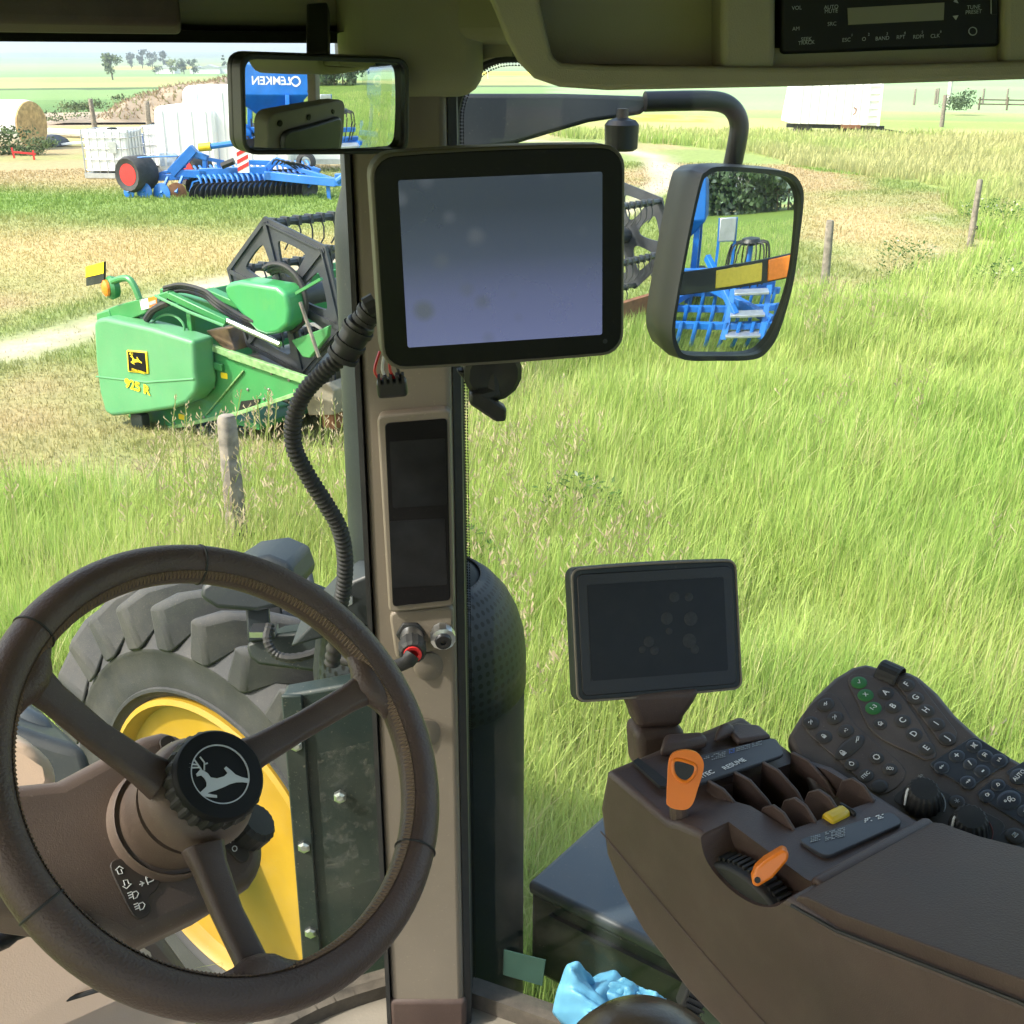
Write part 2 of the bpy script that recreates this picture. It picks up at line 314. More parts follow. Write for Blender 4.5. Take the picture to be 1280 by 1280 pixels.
def land_colour(x, y):
    r = np.hypot(x, y); az = np.degrees(np.arctan2(x, y)); n1 = fbm(x, y, 6, 21); n2 = fbm(x, y, 2.2, 33); n3 = fbm(x, y, 14, 41)
    wob = (fbm(x, y, 30, 5)-.5)*10; mown = inside(x+(n2-.5)*1.2, y+(n1-.5)*1.2, MOWN)
    c = np.tile(np.array([.13, .20, .035]), (len(x), 1))                                             # under the tall grass
    far = (~mown) & (r > 19); tan = far & (y > 0)
    c[tan] = mixc(mixc(np.tile([.24, .29, .075], (tan.sum(), 1)), (.42, .38, .18), (n3[tan]-.42)*4), (.16, .25, .05), (n2[tan]-.55)*4)
    straw = mixc(np.tile([.215, .27, .08], (len(x), 1)), (.36, .275, .14), (n1-.46)*4+(n2-.5)*2.2+(n3-.5)*2)
    straw = mixc(straw, (.17, .26, .055), np.exp(-((y-24.5-wob*.1)/3.0)**2)*(x < 1)*1.1*(n2+.35))
    straw = mixc(straw, (.44, .33, .15), np.exp(-((y-18-wob*.1)/2.5)**2)*(x < 0)*.8)
    straw = mixc(straw, (.46, .35, .18), .8*np.exp(-(((y-20.5)/4)**2+((x-6.3)/1.2)**2)))
    d = dist_line(x, y, TRACK); straw = mixc(straw, (.44, .37, .28), (1.05-d*1.5)*1.0*(n2*2.4-.35)+np.exp(-(d/.25)**2)*.4)
    c[mown] = straw[mown]
    L = (az < 2)
    def band(sel, col, col2=None, s=12):
        nonlocal c
        k = np.where(sel)[0]
        if len(k): c[k] = mixc(np.tile(col, (len(k), 1)), col2 or col, (fbm(x[k], y[k], s, 77)-.35)*3)
    rr = r+wob*np.clip(r/70, .3, 4)
    band(L & (rr > 46) & (rr < 58), (.44, .34, .17), (.30, .28, .11)); band(L & (rr >= 58) & (rr < 76), (.36, .27, .20), (.42, .33, .24), 20)
    band(L & (rr >= 76) & (rr < 118), (.10, .185, .055), (.13, .22, .065), 20); band(L & (rr >= 118) & (rr < 190), (.16, .26, .085), (.20, .29, .10), 40)
    band(L & (rr >= 190) & (rr < 205), (.07, .12, .04)); band(L & (rr >= 205) & (rr < 420), (.33, .33, .12), (.26, .31, .10), 60)
    band(L & (rr >= 420) & (rr < 700), (.15, .25, .09), (.19, .28, .10), 120)
    Rr = ~L
    band(Rr & (rr > 47) & (rr < 62), (.24, .31, .08), (.36, .33, .13), 9); band(Rr & (rr >= 62) & (rr < 75), (.20, .31, .09), (.30, .34, .13), 14)
    band(Rr & (rr >= 75) & (rr < 430), (.24, .36, .16), (.28, .40, .18), 40); band(Rr & (rr >= 430) & (rr < 700), (.16, .25, .10), (.20, .28, .10), 90)
    band((rr >= 700) & (rr < 1100), (.27, .32, .13), (.17, .25, .11), 300); band((rr >= 1100) & (rr < 1900), (.15, .23, .12), (.25, .30, .14), 500); band(rr >= 1900, (.12, .18, .13), (.15, .21, .14), 900)
    band((az > -6) & (az < 4) & (rr > 480) & (rr < 640), (.62, .50, .04)); band((az < -9) & (az > -18) & (rr > 760) & (rr < 900), (.50, .44, .08)); band((az > 3) & (az < 9) & (rr > 57) & (rr < 64) & (n2 > .5), (.55, .50, .05))
    return c
def attr_material(name, bump=True, transl=0., rough=.8, fine=.25):
    m = bpy.data.materials.new(name); m.use_nodes = True; nt = m.node_tree; N = nt.nodes; L = nt.links; b = N['Principled BSDF']; b.inputs['Roughness'].default_value = rough
    at = N.new('ShaderNodeAttribute'); at.attribute_name = 'col'; out = at.outputs['Color']
    if fine:
        tc = N.new('ShaderNodeTexCoord'); no = N.new('ShaderNodeTexNoise'); no.inputs['Scale'].default_value = 5; no.inputs['Detail'].default_value = 10; no.inputs['Roughness'].default_value = .75; L.new(tc.outputs['Object'], no.inputs[0])
        mr = N.new('ShaderNodeMapRange'); mr.inputs[1].default_value = .3; mr.inputs[2].default_value = .7; mr.inputs[3].default_value = 1-fine; mr.inputs[4].default_value = 1+fine; L.new(no.outputs['Fac'], mr.inputs[0])
        mx = N.new('ShaderNodeVectorMath'); mx.operation = 'SCALE'; L.new(out, mx.inputs[0]); L.new(mr.outputs[0], mx.inputs['Scale']); out = mx.outputs[0]
        if bump: bp = N.new('ShaderNodeBump'); bp.inputs['Strength'].default_value = .6; bp.inputs['Distance'].default_value = .06; L.new(no.outputs['Fac'], bp.inputs['Height']); L.new(bp.outputs[0], b.inputs['Normal'])
    L.new(out, b.inputs['Base Color']); b.inputs['Specular IOR Level'].default_value = .25
    if transl:
        t = N.new('ShaderNodeBsdfTranslucent'); L.new(out, t.inputs[0]); mx2 = N.new('ShaderNodeMixShader'); mx2.inputs[0].default_value = transl
        L.new(b.outputs[0], mx2.inputs[1]); L.new(t.outputs[0], mx2.inputs[2]); L.new(mx2.outputs[0], N['Material Output'].inputs[0])
    return m
def np_mesh(name, v, f4, f3, col, m):
    """fast mesh: v (n,3), quads, tris, per vertex colour"""
    me = bpy.data.meshes.new(name); nl = f4.size+f3.size; me.vertices.add(len(v)); me.vertices.foreach_set('co', v.astype(np.float32).ravel())
    me.loops.add(nl); me.loops.foreach_set('vertex_index', np.concatenate([f4.ravel(), f3.ravel()]).astype(np.int32))
    npoly = len(f4)+len(f3); me.polygons.add(npoly); st = np.concatenate([np.arange(len(f4))*4, f4.size+np.arange(len(f3))*3]).astype(np.int32)
    me.polygons.foreach_set('loop_start', st); me.polygons.foreach_set('use_smooth', np.ones(npoly, bool))
    a = me.attributes.new('col', 'FLOAT_COLOR', 'POINT'); a.data.foreach_set('color', np.concatenate([col, np.ones((len(col), 1))], 1).astype(np.float32).ravel())
    me.update(calc_edges=True); me.materials.append(m); o = bpy.data.objects.new(name, me); C.objects.link(o); return o
GROUND = attr_material('field_ground')
def make_ground():
    rs = np.concatenate([[0.0], np.geomspace(.6, 5200, 330)]); na = 540; az = np.linspace(0, 2*np.pi, na, endpoint=False)
    RR, AA = np.meshgrid(rs, az, indexing='ij'); x = (RR*np.sin(AA)).ravel(); y = (RR*np.cos(AA)).ravel(); z = height(x, y)
    i = np.arange(len(rs)-1)[:, None]; j = np.arange(na)[None]; a = i*na+j; b = i*na+(j+1) % na
    f = np.stack([a, a+na, b+na, b], -1).reshape(-1, 4)
    o = np_mesh('ground', np.c_[x, y, z], f[:, ::-1], np.zeros((0, 3), int), land_colour(x, y), GROUND); tag(o, kind='structure')
make_ground()
GRASS = attr_material('grass_blade', bump=False, transl=.45, rough=.55, fine=0)
def blades(name, x, y, h, wd, lean, col, tipcol, m=GRASS, curl=.55):
    """one ribbon of two quads and a tip for every root point"""
    n = len(x); z = height(x, y); a = rng.uniform(0, 2*np.pi, n); wa = a+np.pi/2+rng.normal(0, .5, n); dx = np.cos(a)*lean*h; dy = np.sin(a)*lean*h
    dx = dx+.05*h; dy = dy-.04*h; wx = np.cos(wa)*wd/2; wy = np.sin(wa)*wd/2; V = np.zeros((n, 7, 3))
    for k, (t, ww) in enumerate(((0, 1), (.42, .95), (.78, .62))):
        bx = x+dx*t**1.8; by = y+dy*t**1.8; bz = z-.01+h*(t-curl*lean*t*t*.5)
        V[:, 2*k] = np.c_[bx-wx*ww, by-wy*ww, bz]; V[:, 2*k+1] = np.c_[bx+wx*ww, by+wy*ww, bz]
    V[:, 6] = np.c_[x+dx, y+dy, z-.01+h*(1-curl*lean*.5)]
    o = np.arange(n)[:, None]*7; f4 = np.concatenate([o+np.array([[0, 1, 3, 2]]), o+np.array([[2, 3, 5, 4]])]); f3 = o+np.array([[4, 5, 6]])
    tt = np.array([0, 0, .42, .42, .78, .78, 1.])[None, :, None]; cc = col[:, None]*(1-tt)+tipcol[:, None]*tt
    return np_mesh(name, V.reshape(-1, 3), f4, f3, cc.reshape(-1, 3), m)
def scatter(n, r0, r1, a0, a1, power=1.0):
    r = (r0**(2-power)+rng.random(n)*(r1**(2-power)-r0**(2-power)))**(1/(2-power)) if power != 2 else r0*(r1/r0)**rng.random(n)
    a = np.radians(rng.uniform(a0, a1, n)); return r*np.sin(a), r*np.cos(a)
def clear_of_machines(x, y):
    """no grass through the tractor, its front wheel or the parked header"""
    k = np.ones(len(x), bool); t = (x+.237)*-.8+(y-.84)*.6; s = (x+.237)*.6+(y-.84)*.8
    k &= ~((np.abs(s) < .95) & (t < 3.2) & (t > -3.0)); k &= ~((np.abs(s) < 1.45) & (t > .45) & (t < 2.35)); k &= ~((np.abs(s) < 1.75) & (t < -.9) & (t > -3.2)); return k
def make_tall():
    X, Y = [], []
    for n, r0, r1, a0, a1, p in ((430000, 2.4, 14, -36, 38, 1.35), (170000, 14, 48, -22, 38, 1.5), (60000, 3.5, 30, 60, 180, 1.5)):
        x, y = scatter(n, r0, r1, a0, a1, p); X.append(x); Y.append(y)
    x = np.concatenate(X); y = np.concatenate(Y); n1 = fbm(x, y, 1.1, 50); n2 = fbm(x, y, 3.5, 60); n3 = fbm(x, y, .35, 70, 2)
    k = ~inside(x+(n1-.5)*1.1, y+(n2-.5)*1.1, MOWN) & clear_of_machines(x, y); k &= (n3 > .30) | (rng.random(len(x)) < .45)
    x, y, n1, n2, n3 = (q[k] for q in (x, y, n1, n2, n3)); n = len(x); r = np.hypot(x, y)
    n5 = fbm(x, y, 2.4, 90); n6 = fbm(x, y, 7., 95); h = (.17+.34*n1+.14*n3+.24*(n5-.4))*rng.uniform(.55, 1.2, n); h *= np.where(r > 16, .75, 1)
    w = np.maximum(.0050, .00085*r)*rng.uniform(.6, 1.3, n); lean = np.clip(rng.normal(.27, .22, n), .02, 1.0)
    c = mixc(np.tile([.265, .41, .085], (n, 1)), (.40, .48, .14), (n6-.40)*2.8+(n2-.45)*1.2+rng.normal(0, .25, n)); c = mixc(c, (.16, .30, .045), (n1-.62)*3)
    pale = rng.random(n) < .06+.30*np.clip((n3-.58)*3, 0, 1)+.55*np.clip((fbm(x, y, 1.7, 97)-.62)*6, 0, 1); c[pale] = mixc(np.tile([.42, .42, .16], (pale.sum(), 1)), (.56, .50, .28), rng.random(pale.sum()))
    fa = np.clip((r-20)/8, 0, 1)*np.clip((fbm(x, y, 8, 41)-.33)*3.2, 0, 1)*(y > 0); c = mixc(c, (.42, .40, .19), fa)
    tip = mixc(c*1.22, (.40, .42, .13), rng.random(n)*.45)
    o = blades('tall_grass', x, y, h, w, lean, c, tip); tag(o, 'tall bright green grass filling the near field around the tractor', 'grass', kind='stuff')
make_tall()
def make_short():
    x, y = scatter(300000, 6.5, 34, -30, 30, 1.6); n1 = fbm(x, y, 1.0, 51); k = inside(x+(n1-.5)*.9, y, MOWN) & ((dist_line(x, y, TRACK) > .45) | (rng.random(len(x)) < .12))
    x, y, n1 = x[k], y[k], n1[k]; n = len(x); r = np.hypot(x, y); c = land_colour(x, y)*1.05; h = (.035+.10*n1*rng.random(n))*np.where(c[:, 0] < .28, 1.35, .8)
    o = blades('mown_grass', x, y, h, np.maximum(.0045, .0007*r)*rng.uniform(.6, 1.3, n), np.clip(rng.normal(.5, .3, n), .05, 1.2), c, c*1.12); tag(o, 'short mown grass and straw stubble beyond the fence line', 'stubble', kind='stuff')
make_short()
def make_stalks():
    """flowering grass stalks with a loose tan head"""
    x, y = scatter(600, 5.5, 8.5, -30, -3, 1.2); x2, y2 = scatter(2200, 4, 22, -3, 33, 1.3); n0 = len(x); x = np.concatenate([x, x2]); y = np.concatenate([y, y2])
    k = ~inside(x, y, MOWN) & clear_of_machines(x, y) & (fbm(x, y, 1.6, 81) > np.where(np.arange(len(x)) < n0, .44, .60)); x, y = x[k], y[k]; n = len(x)
    V = []; F = []; col = []
    for px_, py_ in zip(x, y):
        h = random.uniform(.55, .85); dx, dy = random.gauss(.08, .07), random.gauss(-.02, .07); b = len(V); w = .0028
        p = lambda t: (px_+dx*t*t, py_+dy*t*t, h*t)
        for t in (0, .5, 1): q = p(t); V += [(q[0]-w, q[1], q[2]), (q[0]+w, q[1], q[2])]; col += [(.30, .34, .10)]*2
        F += [(b, b+1, b+3, b+2), (b+2, b+3, b+5, b+4)]
        for i in range(9):
            t = random.uniform(.72, 1.02); q = p(t); a = random.uniform(0, 6.28); l = random.uniform(.015, .05)*(1.25-t)*2.2; e = (q[0]+math.cos(a)*l, q[1]+math.sin(a)*l, q[2]+l*.8); b = len(V)
            V += [q, (e[0]-.004, e[1], e[2]), (e[0], e[1], e[2]+.016), (e[0]+.004, e[1], e[2])]; F.append((b, b+1, b+2, b+3)); cc = random.choice([(.50, .40, .24), (.58, .48, .30), (.44, .33, .22)]); col += [cc]*4
    o = np_mesh('seeding_grass', np.array(V), np.array(F), np.zeros((0, 3), int), np.array(col), GRASS); tag(o, 'thin tan seed heads standing above the tall grass', 'grass stalks', kind='stuff')
make_stalks()
def make_weeds():
    """broad leaved dark weed clumps along the fence line"""
    V = []; F = []; col = []
    spots = [tuple(G(*q)[:2])+(s,) for q, s in (((1130, 345), .45), ((1240, 285), .7), ((1250, 380), .5), ((560, 760), .3), ((720, 690), .3))]
    for X, Y, s in spots:
        for i in range(int(900*s)):
            a = random.uniform(0, 6.28); rr = s*.55*math.sqrt(random.random()); z = random.uniform(.05, .55)*(1-.4*rr/s); l = random.uniform(.03, .07); b = len(V); q = np.array([X+rr*math.cos(a)*1.6, Y+rr*math.sin(a), z])
            d = nrm((math.cos(a)+random.gauss(0, .6), math.sin(a)+random.gauss(0, .6), random.uniform(-.1, .9))); sd = nrm(np.cross(d, (0, 0, 1)))
            V += [q, q+d*l*.5+sd*l*.3, q+d*l, q+d*l*.5-sd*l*.3]; F.append((b, b+1, b+2, b+3)); g = random.uniform(.7, 1.2); cc = (.085*g, .165*g, .035*g) if random.random() > .06 else (.62, .62, .50); col += [cc]*4
    o = np_mesh('weeds', np.array(V), np.array(F), np.zeros((0, 3), int), np.array(col), GRASS); tag(o, 'low dark broad-leaved weeds between the grass along the fence', 'weeds', kind='stuff')
make_weeds()
# ------------------------------------------------------------------ trees, bushes
def leaf_mat(name, c):
    m = mat(name, c, .7, var=.45, scale=1.3, spec=.2); return m
LEAF = [leaf_mat('leaf_grey_green', (.11, .15, .065)), leaf_mat('leaf_dark', (.075, .115, .055)), leaf_mat('leaf_blue', (.085, .115, .09)), leaf_mat('leaf_yellow', (.20, .24, .06))]
def tree(base, hgt, wid, leaf, label, name='tree', cat='tree', group=None, n=700, ls=.05, trunk=True, clumps=9, low=.25, conical=False):
    t = thing(name, label, cat, up_frame(base, random.uniform(0, 360)), group); mb = MB()
    cl = []
    for i in range(clumps):
        zz = random.uniform(low, .92); rad = wid*.5*(1-zz)*1.3 if conical else wid*.5*math.sqrt(max(.05, 1-((zz-.58)/.5)**2)); a = random.uniform(0, 6.28); q = random.uniform(.2, .8)*rad
        cl.append((q*math.cos(a), q*math.sin(a), zz*hgt, random.uniform(.16, .30)*(wid if not conical else max(rad*2.2, wid*.25))))
    for i in range(n):
        cx, cy, cz, cr = random.choice(cl); d = nrm((random.gauss(0, 1), random.gauss(0, 1), random.gauss(0, .85))); q = np.array([cx, cy, cz])+d*np.array((cr, cr, min(cr, .34*hgt)))*random.uniform(.35, 1.1); q[2] = max(q[2], .02*hgt)
        nv = nrm(d+np.array([random.gauss(0, .5) for _ in range(3)])); e1 = nrm(np.cross(nv, (random.gauss(0, 1), random.gauss(0, 1), 1))); e2 = np.cross(nv, e1); l = ls*hgt*random.uniform(.5, 1.2)
        mb.add([q-e1*l-e2*l*.5, q+e1*l*.3-e2*l*.6, q+e1*l+e2*l*.4, q-e1*l*.2+e2*l*.7], [(0, 1, 2, 3)])
    mb.build('crown', LEAF[leaf], t, smooth=0, fix=False)
    if trunk:
        tb = MB(); tb.tube([(0, 0, -.2), (.02*hgt, 0, hgt*.25), (0, .02*hgt, hgt*.6)], [.03*hgt, .022*hgt, .008*hgt], 8)
        for k in range(4): cx, cy, cz, cr = cl[k]; tb.tube([(.015*hgt, 0, hgt*.25), (cx*.6, cy*.6, cz*.85), (cx, cy, cz)], [.014*hgt, .008*hgt, .003*hgt], 6)
        tb.build('trunk', 'bark', t)
    return t
def at(px, r):
    """ground point at picture column px and distance r"""
    d = ray(px, 100); d = d[:2]/np.hypot(*d[:2]); x, y = d*r; return np.array([x, y, float(height(np.array([x]), np.array([y]))[0])])
tree(at(141, 330), 7.0, 5.2, 0, 'lone round grey-green tree standing in the olive field', n=1000, ls=.04)
k = 0
for px, h, w, lf, lb in ((166, 10, 8, 2, 'first tall tree of the far blue-green row, bushy and widest'), (180, 11, 7, 2, 'second tall tree of the far blue-green row, narrow topped'), (192, 9, 8, 2, 'third tree of the far blue-green row, lower and round'), (207, 10, 6, 2, 'far blue-green tree standing apart between two groups')):
    tree(at(px, 800), h, w, lf, lb, name='far_tree', group='far row of trees on the skyline', n=420, ls=.06)
for px, h, w, lf, lb in ((216, 6, 6, 3, 'yellow-green farmyard tree beside the white sheds'), (231, 6.5, 7, 1, 'dark round farmyard tree in front of the sheds'), (243, 6, 6, 1, 'dark farmyard tree next to the first white shed'), (199, 4, 5, 1, 'small dark bush at the edge of the farmyard')):
    tree(at(px, 560), h, w, lf, lb, name='farmyard_tree', group='trees round the farmyard', n=420, ls=.06)
for px, h, lb in ((281, 9, 'tallest dark conifer of the three by the mirror'), (290, 8, 'middle conifer of the three by the mirror'), (298, 8.2, 'conifer closest to the mirror edge')):
    tree(at(px, 640), h, 5, 1, lb, name='conifer', cat='conifer', group='far conifers', n=380, ls=.05, conical=True, clumps=14, low=.1)
tree(at(576, 520), 9, 9, 2, 'hazy tree seen through the dotted corner of the side window', name='far_tree', n=420, ls=.06)
tree(G(1195, 138), .9, 2.6, 1, 'low green bush near the broken fence at the field edge', name='bush', cat='bush', n=900, ls=.07, trunk=False, low=.1)
for q, hh, ww, lb in (((60, 150), 0.55, 4.5, 'low green shrub strip beyond the wrapped bale'), ((98, 140), 0.6, 3.2, 'green shrub by the first far post'), ((165, 137), 0.8, 3.5, 'green shrub at the foot of the brown mound')):
    tree(G(*q), hh, ww, 0, lb, name='shrub', cat='shrub', n=1100, ls=.09, trunk=False, low=.05)
for q, hh, ww, lb in (((15, 193), 0.75, 2.3, 'tall green weeds hiding the foot of the wrapped bale'), ((42, 194), 0.5, 1.3, 'green weeds at the open end of the bale')):
    tree(G(*q), hh, ww, 0, lb, name='weed_clump', cat='weeds', n=1000, ls=.07, trunk=False, low=.03)
# ------------------------------------------------------------------ sheds, posts, poles
for px, w, d, h, lb in ((227-16, 9, 8, 4, 'small white shed furthest into the farmyard trees'), (264, 10, 9, 4.2, 'white farm shed left of the conifers'), (250, 7, 7, 3.6, 'white shed with grey roof between tree and conifers'), (292, 13, 9, 4.6, 'wide white farm shed below the conifers')):
    t = thing('farm_shed', lb, 'shed', up_frame(at(px, 600)+np.array([0, 0, -.3]), random.uniform(-15, 15)), 'white sheds of the far farm')
    MB().box((0, 0, h*.33), (w, d, h*.66)).build('wall', 'trailer', t)
    MB().prism([(-w/2-.3, h*.66), (w/2+.3, h*.66), (0, h)], -d/2-.3, d/2+.3, ax=1).build('roof', 'cage', t)
def post(base, h, r, lean, label, wire=False, group='weathered fence posts'):
    t = thing('fence_post', label, 'fence post', up_frame(base, random.uniform(0, 360)), group)
    mb = MB(); mb.lathe([(r*.96, -.3), (r*1.04, h*.2), (r*.92, h*.6), (r*.88, h*.97), (r*.7, h)], n=14, gear=lambda k: 1+.08*math.sin(k*2.3)+.05*math.sin(k*5.1))
    v = np.array(mb.v); v[:, 0] += lean*np.maximum(v[:, 2], 0); mb.v = [tuple(q) for q in v]; mb.build('post', 'wood', t, smooth=50)
    if wire:
        w = MB().tube([(r*1.2, 0, h*.28), (r*1.6, .02, h*.30), (r*1.5, -.03, h*.26), (r*1.2, 0, h*.29)], .006, 5).box((r*1.25, 0, h*.285), (.035, .05, .05)); w.build('insulator', 'black', t)
post(G(302, 722), .98, .058, -.01, 'grey wooden fence post standing in front of the green header', True)
post(G(1029, 378), .98, .05, .02, 'wooden fence post just beside the outer mirror', True)
post(G(1212, 308), 1.02, .05, .02, 'wooden fence post nearest the right border with a small insulator', True)
post(G(119, 162), 1.15, .10, -.04, 'thick short post between the bale and the brown mound')
post(G(187, 165), 1.12, .10, -.03, 'thick short post in front of the brown mound')
post(at(1184, 56), 1.3, .09, .0, 'small lone post in the far tan grass')
for i, px in enumerate((1146, 1172, 1187-12, 1232, 1262)): post(at(px, 92+i*3), 1.1, .09, 0, ('pale far post beside the tall pole', 'far post left of the bush', 'far post close behind the bush', 'far post over the broken rail fence', 'far post next to the right border')[i])
t = thing('pole', 'tall thin pale pole standing in the light green field', 'pole', up_frame(at(1189, 95), 0)); MB().tube([(0, 0, -.2), (0, 0, 2.5)], .16, 8).build('shaft', 'concrete', t); MB().tube([(-.3, 0, 2.42), (.3, 0, 2.42)], .03, 6).build('crossarm', 'concrete', t)
t = thing('pole', 'thin grey power pole seen in the dotted window corner', 'pole', up_frame(at(610, 330), 0)); MB().tube([(0, 0, -.2), (0, 0, 6.5)], .14, 8).build('shaft', 'concrete', t); MB().tube([(-.8, 0, 6.2), (.8, 0, 6.2)], .06, 6).build('crossarm', 'concrete', t)
t = thing('rail_fence', 'broken brown rail fence at the far right', 'fence', up_frame(at(1268, 80), -8))
for i in range(4): MB().tube([(-1.8+i*1.6, 0, -.1), (-1.8+i*1.6, 0, .75)], .06, 7).build('post', 'bark', t)
for z in (.35, .6): MB().tube([(-1.9, .05, z), (3.2, .05, z-.05)], .04, 7).build('rail', 'bark', t)
# ------------------------------------------------------------------ mound, bale, tanks, pipe
def mound():
    b = G(262, 146); prof = lambda u, v: None
    def fn(u, v):
        x = (u-.5)*13; y = (v-.5)*7; h = 1.75*max(0, 1-((x-.8)/5.6)**2)**.8*max(0, 1-(y/3.2)**2); h *= .75+.5*float(fbm(np.array([x+40]), np.array([y+40]), 2.2, 4)[0]); h += .25*(float(fbm(np.array([x]), np.array([y]), .5, 14)[0])-.5)*(h > .05)
        return (x, y, h-.06)
    t = MB().grid(fn, 90, 50).build('mound', 'soil', None, smooth=180, frame=up_frame(b, 4)); tag(t, kind='structure')
    V = []; F = []; col = []
    for i in range(2600):
        u, v = random.random(), random.random(); q = np.array(fn(u, v))
        if q[2] < .05: continue
        h = random.uniform(.06, .22); a = random.uniform(0, 6.28); b_ = len(V); V += [q-(.05, 0, .03), q+(.05, 0, -.03), q+(math.cos(a)*.15, math.sin(a)*.15, h)]; F.append((b_, b_+1, b_+2)); col += [random.choice([(.34, .25, .15), (.40, .31, .19), (.28, .21, .14), (.28, .28, .13)])]*3
    o = np_mesh('dry_weeds', np.array(V), np.zeros((0, 4), int), np.array(F), np.array(col), GRASS); o.matrix_world = up_frame(b, 4).mat(); tag(o, 'dry brown weeds covering the soil mound', 'weeds', kind='stuff')
mound()
fb = up_frame(G(43, 186), -18.5); t = thing('hay_bale', 'round straw bale in white wrap with its open end showing', 'bale', fb)
MB().lathe([(.0, -2.4), (.70, -2.38), (.74, -2.2), (.74, -.12), (.72, 0)], (0, 0, .72), (1, 0, 0), 40).build('wrap', 'wrap', t, smooth=40)
MB().lathe([(.71, -.01), (.70, .05), (.45, .07), (.30, .04), (.0, .06)], (0, 0, .72), (1, 0, 0), 40).build('straw_end', 'straw', t, smooth=40)
t = thing('red_hitch', 'small red iron hitch lying in weeds before the bale', 'hitch', up_frame(G(32, 200), 5)); MB().bar((-.3, 0, .22), (.3, 0, .16), .05, .05).bar((.24, 0, 0), (.24, 0, .26), .045, .045).bar((-.3, 0, .05), (-.33, 0, .34), .045, .045).build('bar', 'red', t)
def ibc(f, label, w=1.2):
    t = thing('tote_tank', label, 'tank', f, 'caged white tote tanks')
    MB().prism(rrect(w*.94, .92, .12), .16, 1.10).build('bottle', 'poly', t, bevel=.05, seg=3); MB().box((0, 0, .07), (w, 1.0, .12)).build('pallet', 'cage', t)
    c = MB()
    for z in (.2, .45, .7, .95, 1.12): c.tube([(x, y, z) for x, y in rrect(w*.97, .97, .08, 3)], .011, 6, closed=True)
    for i in range(7):
        for y in (-.49, .49): c.tube([(-w*.48+i*w*.16, y, .13), (-w*.48+i*w*.16, y, 1.13)], .011, 6)
    for i in range(6):
        for x in (-w*.485, w*.485): c.tube([(x, -.45+i*.18, .13), (x, -.45+i*.18, 1.13)], .011, 6)
    c.build('cage', 'cage', t); MB().lathe([(.12, 1.09), (.12, 1.15), (0, 1.16)], n=16).build('lid', 'black', t); MB().box((.18, -.5, .72), (.18, .012, .26)).build('plate', 'cage', t)
ibc(up_frame(G(147, 221), -6), 'caged white tote tank with grey plate behind the red wheel'); ibc(up_frame(G(204, 219)+np.array([0, 1.0, 0]), -4), 'caged white tote tank further back beside a blue drum')
t = thing('drum', 'blue plastic drum between the two tote tanks', 'drum', up_frame(G(183, 213), 0)); MB().lathe([(.26, 0), (.29, .04), (.29, .3), (.30, .32), (.29, .34), (.29, .6), (.30, .62), (.29, .64), (.27, .9), (.0, .91)], n=24).build('body', mat('faded_blue_plastic', (.10, .16, .36), .5), t); MB().lathe([(.06, .9), (.06, .95), (0, .955)], (.12, 0, 0), n=12).build('cap', 'black', t)
def bigtank(f, w, d, h, label):
    t = thing('white_tank', label, 'tank', f, 'large white poly tanks'); MB().prism(rrect(w, h, .22, cy=h/2), -d/2, d/2, ax=1).build('shell', 'poly', t, bevel=.08, seg=3)
    r = MB()
    for i in range(4): r.box((-w*.36+i*w*.24, -d/2-.012, h*.5), (.05, .03, h*.86))
    r.build('rib', 'poly', t); MB().lathe([(.2, h-.02), (.2, h+.06), (0, h+.08)], n=18).build('lid', 'cage', t)
    MB().box((-w*.32, -d/2-.01, h*.22), (w*.28, .02, h*.2)).build('label_plate', mat('blue_grey_label', (.5, .58, .70), .6, var=.4, scale=9), t)
bigtank(up_frame(G(242, 216)+np.array([0, .3, 0]), -3), 1.5, 1.3, 1.62, 'lower white poly tank with pale blue label beside the harrow'); bigtank(up_frame(G(292, 217)+np.array([.2, .8, 0]), -3), 2.6, 1.6, 2.08, 'tallest white poly tank partly behind the interior mirror')
t = thing('concrete_pipe', 'long pale pipe lying on the ground behind the tanks', 'pipe', WORLD); a, b = G(60, 168), G(190, 176); MB().tube([a+(0, 0, .1), b+(0, 0, .1)], .14, 10).build('barrel', 'concrete', t)
t = thing('timber', 'grey wooden beam lying behind the caged tanks', 'timber', WORLD); a, b = G(172, 183), G(216, 178); MB().bar(a+(0, 0, .15), b+(0, 0, .2), .25, .25).build('beam', 'wood', t)
t = thing('rubbish_heap', 'small dark scrap heap lying beside the bale', 'scrap', up_frame(G(66, 182), 0)); MB().lathe([(.5, 0), (.4, .2), (.2, .33), (0, .36)], n=9, gear=lambda k: 1+.3*math.sin(k*3)).build('heap', 'disc', t, smooth=0); MB().bar((.3, 0, .05), (1.3, .1, .12), .4, .06).build('sheet', 'poly', t)
t = thing('white_plank', 'white sheet lying behind the blue harrow hitch', 'sheet', up_frame(G(405, 214), 0)); MB().box((0, 0, .55), (2.6, .4, .5)).build('panel', 'poly', t, bevel=.02); MB().box((0, -.21, .25), (2.6, .04, .12)).build('ledge', 'cage', t)
